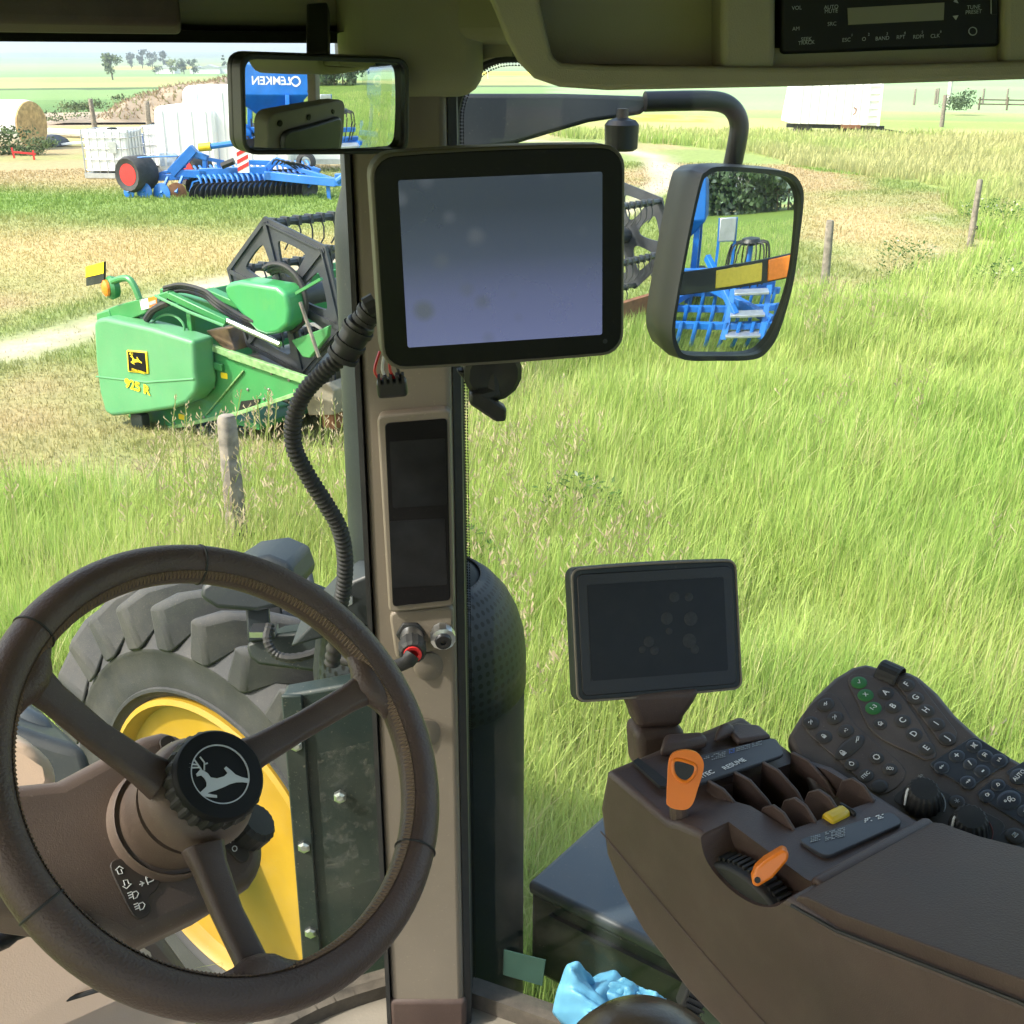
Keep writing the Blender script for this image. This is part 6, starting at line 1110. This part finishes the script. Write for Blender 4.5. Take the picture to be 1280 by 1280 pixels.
zone(((275, 275), (350, 290), (430, 420), (520, 500), (690, 660), (560, 775), (400, 640), (170, 420)), 'key_field', 'kpbrown', .0010); zone(((400, 200), (470, 175), (640, 250), (830, 540), (800, 600), (720, 570), (530, 470), (440, 300)), 'key_field', 'kpbrown', .0014); zone(((620, 190), (720, 170), (960, 480), (880, 540)), 'key_field', 'kpbrown', .0012, .010)
zone(((800, 625), (1030, 482), (1225, 600), (1000, 748)), 'key_plate', 'decal', .0014); zone(((1180, 665), (1330, 580), (1500, 690), (1330, 760)), 'key_plate', 'decal', .0014); zone(((1035, 775), (1130, 690), (1420, 850), (1330, 960)), 'key_plate', 'decal', .0014); zone(((610, 795), (740, 690), (1200, 920), (1080, 1110)), 'climate_plate', 'key', .0010, .01); zone(((1060, 1080), (1200, 930), (1420, 1040), (1290, 1220)), 'climate_plate', 'key', .0010, .01)
KSY = {}
def key(X, Y, s=None, m='key', rx=.0062, ry=.0055, sz=.0062, sm='white', draw=None):
    x, y = qk(X, Y, .002); mb = MB(); pr = []
    n = 22; lay = [(1.0, 0), (1.0, .0018), (.88, .0026), (.6, .0028)]; v = [(x+rx*k*math.cos(2*math.pi*i/n), y+ry*k*math.sin(2*math.pi*i/n), h) for k, h in lay for i in range(n)]; mb.add(v, [(l*n+i, l*n+(i+1) % n, (l+1)*n+(i+1) % n, (l+1)*n+i) for l in range(3) for i in range(n)]+[tuple(range(3*n, 4*n))]); o = mb.build('key', m, t, smooth=50, fix=False)
    if s: text(s, sz, sm, o, (x, y, .0032), name='key_symbol', bold=.015)
    if draw:
        mb = MB()
        for l in draw: mb.tube([(x+a*.001, y+b*.001, .0032) for a, b in l], .00038, 5)
        mb.build('key_symbol', sm, o)
    return o
for X, Y, s in ((455, 212, None), (488, 275, 'X'), (527, 340, '1-3')): key(X, Y, s, 'keygreen', .0088, .0082, .0064, draw=None if s else [[(-2.2, .2), (-.6, -1.8), (2.4, 2.2)]])
for X, Y, s in ((588, 265, 'A'), (625, 333, 'B'), (673, 405, 'C'), (730, 472, 'D'), (792, 543, 'E'), (693, 224, 'F'), (738, 290, 'G'), (790, 353, 'H'), (842, 420, 'I'), (895, 492, 'J')): key(X, Y, s, rx=.0088, ry=.0082, sz=.0092)
key(560, 420, draw=[[(-2.6, -.2), (0, 2.4), (2.6, -.2)], [(-1.8, -.2), (-1.8, -2.4), (-.5, -2.4), (-.5, -.8), (.5, -.8), (.5, -2.4), (1.8, -2.4), (1.8, -.2)]], rx=.0072, ry=.0068)
lockd = [[(-1.8, -2.4), (1.8, -2.4), (1.8, .2), (-1.8, .2), (-1.8, -2.4)], [(-1.2, .2), (-1.1, 1.8), (0, 2.4), (1.1, 1.8), (1.2, .2)], [(-1.2, -1.6), (1.2, -1.6)], [(-1.2, -.8), (1.2, -.8)]]
g1 = [[(-3, -.5), (-1, .8), (1, -.2), (3, 1.2)], [(-1.5, -1.5), (1, -1.2)], [(-.5, 1.6), (.5, 1.0)]]; g2 = [[(-2.5, -2), (0, .5), (2.2, 2)], [(-2.5, 1), (-1, 1.8)], [(.5, -1), (2, .5)]]; g3 = [[(-2.4, -1.6), (-1.6, .4), (-.2, -1)], [(.4, 1.4), (2, .6)], [(1, -1.6), (2.2, -.8)]]
key(288, 322, draw=g1, rx=.010, ry=.008); key(215, 413, draw=g2, rx=.0085, ry=.008); key(335, 388, draw=g2, rx=.0095, ry=.0075); key(278, 483, draw=lockd, rx=.009, ry=.008); key(388, 453, draw=g3, rx=.009, ry=.0075)
key(408, 535, rx=.021, ry=.008, draw=[[(a*1.3-11, b*1.3) for a, b in l] for l in lockd]+[[(8, -1.5), (11, .3)], [(11, .3), (15, 2.6), (16, 1.2), (12, -1.2), (11, .3)]])
circ = lambda r: [(r*math.cos(a), r*math.sin(a)) for a in np.linspace(0, 2*math.pi, 14)]
key(418, 622, draw=[circ(2.2), [(-1, 2), (0, 3.2), (1, 2)]], rx=.0075, ry=.007); key(542, 588, draw=[circ(2.8)]+[[(2.9*math.cos(a), 2.9*math.sin(a)), (3.6*math.cos(a), 3.6*math.sin(a))] for a in np.linspace(0, 6.28, 12)], rx=.0075, ry=.007); key(488, 678, 'ITEC', rx=.0085, ry=.007, sz=.0052); key(610, 645, draw=[circ(1.6), [(-3, 1), (-2, 2.6), (0, 2.8)], [(3, -1), (2, -2.6), (0, -2.8)]], rx=.0075, ry=.007); key(558, 730, rx=.0085, ry=.0075)
key(945, 580, '+', 'decal', .0085, .0075, .010); key(1030, 530, None, 'decal', .0085, .0075, draw=[[(-2, -1), (-2, 1), (-.5, 1), (1.4, 2.4), (1.4, -2.4), (-.5, -1), (-2, -1)], [(-2.6, -2.6), (2.6, 2.6)], [(-2.6, 2.6), (2.6, -2.6)]]); key(1085, 578, None, 'decal', .0078, .0078, draw=[[(-1.5, -2), (-1.5, 2.4), (1.8, 2.4), (1.8, -1.2)], circ(.6)]); key(1155, 602, None, 'decal', .0088, .0078, draw=[[(-2.4, 1), (-1.4, -1.6), (-.4, 1)], [(.6, -1), (1.6, 1.6), (2.6, -1)]]); key(868, 637, None, 'decal', .008, .0075, draw=[[(-3, 0), (3, 0)], [(-1, 1.2), (-3, 0), (-1, -1.2)], [(1, 1), (1, -1)]]); key(1010, 618, None, 'decal', .008, .006, draw=[[(-1, -2.6), (.5, 3), (1.4, 3), (-1, -2.6)]]); key(1070, 655, '-', 'decal', .0082, .0075, .012); key(1000, 710, None, 'decal', .008, .0075, draw=[[(-3, 0), (3, 0)], [(1, 1.2), (3, 0), (1, -1.2)], [(-1, 1), (-1, -1)]])
key(1255, 680, 'AUTO', 'decal', .0105, .008, .006); key(1150, 725, None, 'decal', .008, .0065, draw=[circ(1.4), [(-2.5, -1.5), (-1, .5)]]); key(1095, 778, None, 'decal', .008, .0065, draw=[circ(1.5), [(2, -1.6), (2.4, 1)]]); key(1205, 800, None, 'decal', .013, .010, draw=[circ(1.4), [(-2, -2.4), (2, -1), (3.4, 1.5), (1.5, 2.4), (-1, 1.2), (-2, -2.4)], [(a-4, b+1.4) for a, b in circ(1.0)], [(a+2.4, b-2.8) for a, b in circ(1.6)]]); key(1285, 855, None, 'decal', .008, .0065, draw=g3)
key(945, 808, None, 'key', .0078, .0075, draw=[[(2.6*math.cos(a), 2.6*math.sin(a)), (-2.6*math.cos(a), -2.6*math.sin(a))] for a in (0, 1.05, 2.1)], sm='greyprint'); key(1235, 978, None, 'key', .009, .0085, draw=[[(-2.6, -1.5), (-2, 2), (2, 2), (2.6, -1.5), (-2.6, -1.5)], [(-1, -1), (0, 1.5)], [(.6, -1), (1.2, 1.5)]]); key(1240, 1065, 'AUTO', 'key', .009, .0075, .0052, 'greyprint'); key(1125, 1085, None, 'key', .009, .0085, draw=g2, sm='greyprint'); key(1250, 1145, None, 'key', .009, .008, draw=g1, sm='greyprint')
fx, fy = qk(765, 690); mb = MB()
for a in (0, 1.57, 3.14, 4.71): mb.tube([(fx, fy, .002), (fx+.003*math.cos(a), fy+.003*math.sin(a), .002), (fx+.003*math.cos(a+.7), fy+.003*math.sin(a+.7), .002), (fx, fy, .002)], .0003, 4)
mb.build('fan_symbol', 'greyprint', t)
for X, Y, acc in ((768, 815, 'greyprint'), (1000, 955, mat('dull_red_print', (.16, .04, .03), .6))):
    x, y = qk(X, Y); k = MB().lathe([(.019, 0), (.0185, .008), (.0155, .021), (.013, .024), (0, .0245)], (x, y, .001), (.0, -.05, 1), 72, gear=lambda i: 1.0 if (i % 4) < 2 else .94).build('climate_knob', 'rubber', t, smooth=25)
    MB().tube([(x-.001, y+.012, .022), (x-.012, y+.009, .0222), (x-.0165, y+.007, .019), (x-.019, y+.006, .010)], [.0014, .0014, .0012, .0008], 6).build('pointer', 'white', k)
    MB().tube([(x+.022*math.cos(a), y+.022*math.sin(a), .0015) for a in np.linspace(R_(-75), R_(60), 16)], [.0004+.0010*i/15 for i in range(16)], 6).build('dial_arc', acc, k)
# ---- small monitor on the armrest
SF = facing(P(821, 787, 1.3), 14, 22, -2.6); t = thing('command_monitor', 'small dark touch monitor on a stalk above the armrest console', 'monitor', SF)
MB().prism(bow(densify(rrect(.194, .146, .010), 6), .194, .002), -.022, .004).build('casing', 'dark', t, bevel=.004, seg=3); MB().tube([(x, y, .0035) for x, y in bow(densify(rrect(.190, .142, .009), 6), .194, .002)], .0014, 6, closed=True).build('trim', 'tan', t); MB().prism(rrect(.180, .132, .007), .003, .0055).build('bezel', 'black', t, bevel=.001); MB().prism(rrect(.158, .104, .002, 2, cy=.002), .0052, .0062).build('screen', 'dscreen', t)
mm = MB()
for x, y, r in ((.02, .035, .006), (.037, .034, .005), (.010, .012, .007), (.038, .010, .008), (-.012, -.012, .006), (-.006, -.022, .005), (.035, -.014, .008), (.041, -.024, .005), (.012, -.002, .004), (-.020, -.02, .004)): mm.lathe([(r, .0062), (r*.9, .0064), (0, .0064)], (x, y, 0), n=14)
mm.build('finger_smudge', mat('smudge_mark', (.020, .020, .022), .55, var=.5, scale=300), t)
nk = facing(P(822, 900, 1.31), 10, 10, 2); n2 = lambda px, py: tuple(nk.on(px, py, 2, 0)[:2])
sup = thing('monitor_stalk', 'brown stalk carrying the small touch monitor', 'monitor stand', nk); MB().prism([n2(*q) for q in ((775, 862), (874, 858), (864, 876), (852, 893), (850, 905), (794, 908), (790, 893), (783, 876))], -.028, .012).build('neck', 'brown', sup, bevel=.010, seg=4); MB().prism([n2(*q) for q in ((789, 906), (853, 903), (855, 960), (793, 964))], -.034, .016).build('base', 'brown', sup, bevel=.012, seg=4)
# ---- things on the floor
gf = Fr(P(752, 1262, 1.88), (1, 0, 0), (0, .93, .36), (0, -.36, .93)); 
def glove():
    t = thing('rubber_glove', 'crumpled light blue rubber glove lying on the cab floor by the sill', 'glove', gf)
    def fold(p0, p1, h, wd, tw, seed, name):
        """a crumpled length of thin rubber standing up in a loop from p0 to p1"""
        p0, p1 = np.array(p0), np.array(p1); d = p1-p0; sd_ = nrm((-d[1], d[0], 0))
        def fn(u, v):
            c = p0+d*u; a = math.sin(math.pi*u); w = wd*(.65+.5*math.sin(math.pi*u))*(v-.5); k = .006*math.sin(13*u+seed)*math.sin(7*v+seed*2)+.004*math.sin(23*u+11*v+seed)+.003*abs(math.sin(17*v-9*u+seed))
            return c+sd_*(w*math.cos(tw*u))+np.array((.010*math.sin(5*v+seed), 0, h*a**.8+w*math.sin(tw*u)+k))
        MB().grid(fn, 36, 16).build(name, 'ltblue', t, smooth=180, solid=.0012)
    fold((-.062, -.02, 0), (.002, .012, 0), .075, .075, .9, 1.0, 'cuff'); fold((-.035, .03, .0), (.035, -.03, .0), .050, .085, -.7, 2.3, 'palm'); fold((.0, -.03, 0), (.062, .02, .0), .038, .060, .5, 4.1, 'thumb'); fold((.03, .0, 0), (.095, .015, .0), .030, .045, -.9, 5.2, 'finger'); fold((-.05, -.035, .0), (.03, -.04, .0), .020, .07, .4, 3.3, 'finger')
glove()
t = thing('seat_bracket', 'black ribbed suspension bracket between seat and armrest', 'bracket', facing(P(868, 1235, 1.35), 0, 20)); bf = facing(P(868, 1235, 1.35), 0, 20); b2 = lambda px, py: tuple(bf.on(px, py, 2, 0)[:2])
MB().prism([b2(*q) for q in ((862, 1226), (892, 1238), (874, 1272), (848, 1262))], -.03, .0).build('block', 'rubber', t, bevel=.003); mm = MB()
for i in range(5): a = b2(864+i*3-i*5, 1232+i*7); b = b2(892-i*4, 1243+i*7); mm.bar((*a, .002), (*b, .002), .003, .004)
mm.build('rib', 'black', t); MB().tube([(*b2(900, 1238), -.01), (*b2(935, 1290), -.01)], .012, 10).build('strut', 'brown', t)
# ================================================================== THE AIR
hm = bpy.data.materials.new('thin_haze'); hm.use_nodes = True; nt = hm.node_tree; nt.nodes.remove(nt.nodes['Principled BSDF']); pv = nt.nodes.new('ShaderNodeVolumePrincipled'); pv.inputs['Color'].default_value = (.80, .88, 1, 1); pv.inputs['Density'].default_value = HAZE; pv.inputs['Anisotropy'].default_value = .3; nt.links.new(pv.outputs[0], nt.nodes['Material Output'].inputs['Volume'])
ho = MB().box((0, 0, 0), (10600, 10600, 60)).build('haze', hm, None, smooth=0); ho.location = (0, 0, 4); tag(ho, kind='stuff'); ho['label'] = 'thin pale summer haze over the fields'; ho['category'] = 'haze'
# ================================================================== LIGHT, SKY, CAMERA
SUN_AZ, SUN_EL = -112.0, 46.0          # azimuth from +Y towards +X; the sun stands to the left and a little behind
w = bpy.data.worlds.new('World'); bpy.context.scene.world = w; w.use_nodes = True; nt = w.node_tree; sk = nt.nodes.new('ShaderNodeTexSky'); sk.sky_type = 'NISHITA'; sk.sun_disc = False; sk.sun_elevation = R_(SUN_EL); sk.sun_rotation = R_(SUN_AZ); sk.air_density = 1.6; sk.dust_density = 3.5; sk.ozone_density = 1.0
nt.links.new(sk.outputs[0], nt.nodes['Background'].inputs[0]); nt.nodes['Background'].inputs[1].default_value = .15
s = bpy.data.lights.new('sun', 'SUN'); s.energy = 2.2; s.angle = R_(2.5); s.color = (1, .955, .88); so = bpy.data.objects.new('sun', s); C.objects.link(so)
sd = Vector((math.cos(R_(SUN_EL))*math.sin(R_(SUN_AZ)), math.cos(R_(SUN_EL))*math.cos(R_(SUN_AZ)), math.sin(R_(SUN_EL)))); so.rotation_euler = sd.to_track_quat('Z', 'Y').to_euler(); so.location = sd*30
cd = bpy.data.cameras.new('camera'); co = bpy.data.objects.new('camera', cd); C.objects.link(co); co.location = (0, 0, EYE); co.rotation_euler = (math.pi/2-PITCH, 0, 0); cd.sensor_fit = 'HORIZONTAL'; cd.sensor_width = 36; cd.lens = 36*FPX/1280; cd.clip_start = .02; cd.clip_end = 9000
sc_ = bpy.context.scene; sc_.camera = co; sc_.view_settings.view_transform = 'Standard'; sc_.view_settings.look = 'None'; sc_.view_settings.exposure = EXPO if 'EXPO' in globals() else 1.6; sc_.view_settings.gamma = 1
sc_.cycles.max_bounces = 10; sc_.cycles.diffuse_bounces = 5; sc_.cycles.transparent_max_bounces = 24; sc_.cycles.transmission_bounces = 4; sc_.cycles.glossy_bounces = 4; sc_.cycles.sample_clamp_indirect = 6; sc_.cycles.use_denoising = True; sc_.cycles.caustics_reflective = False; sc_.cycles.caustics_refractive = False
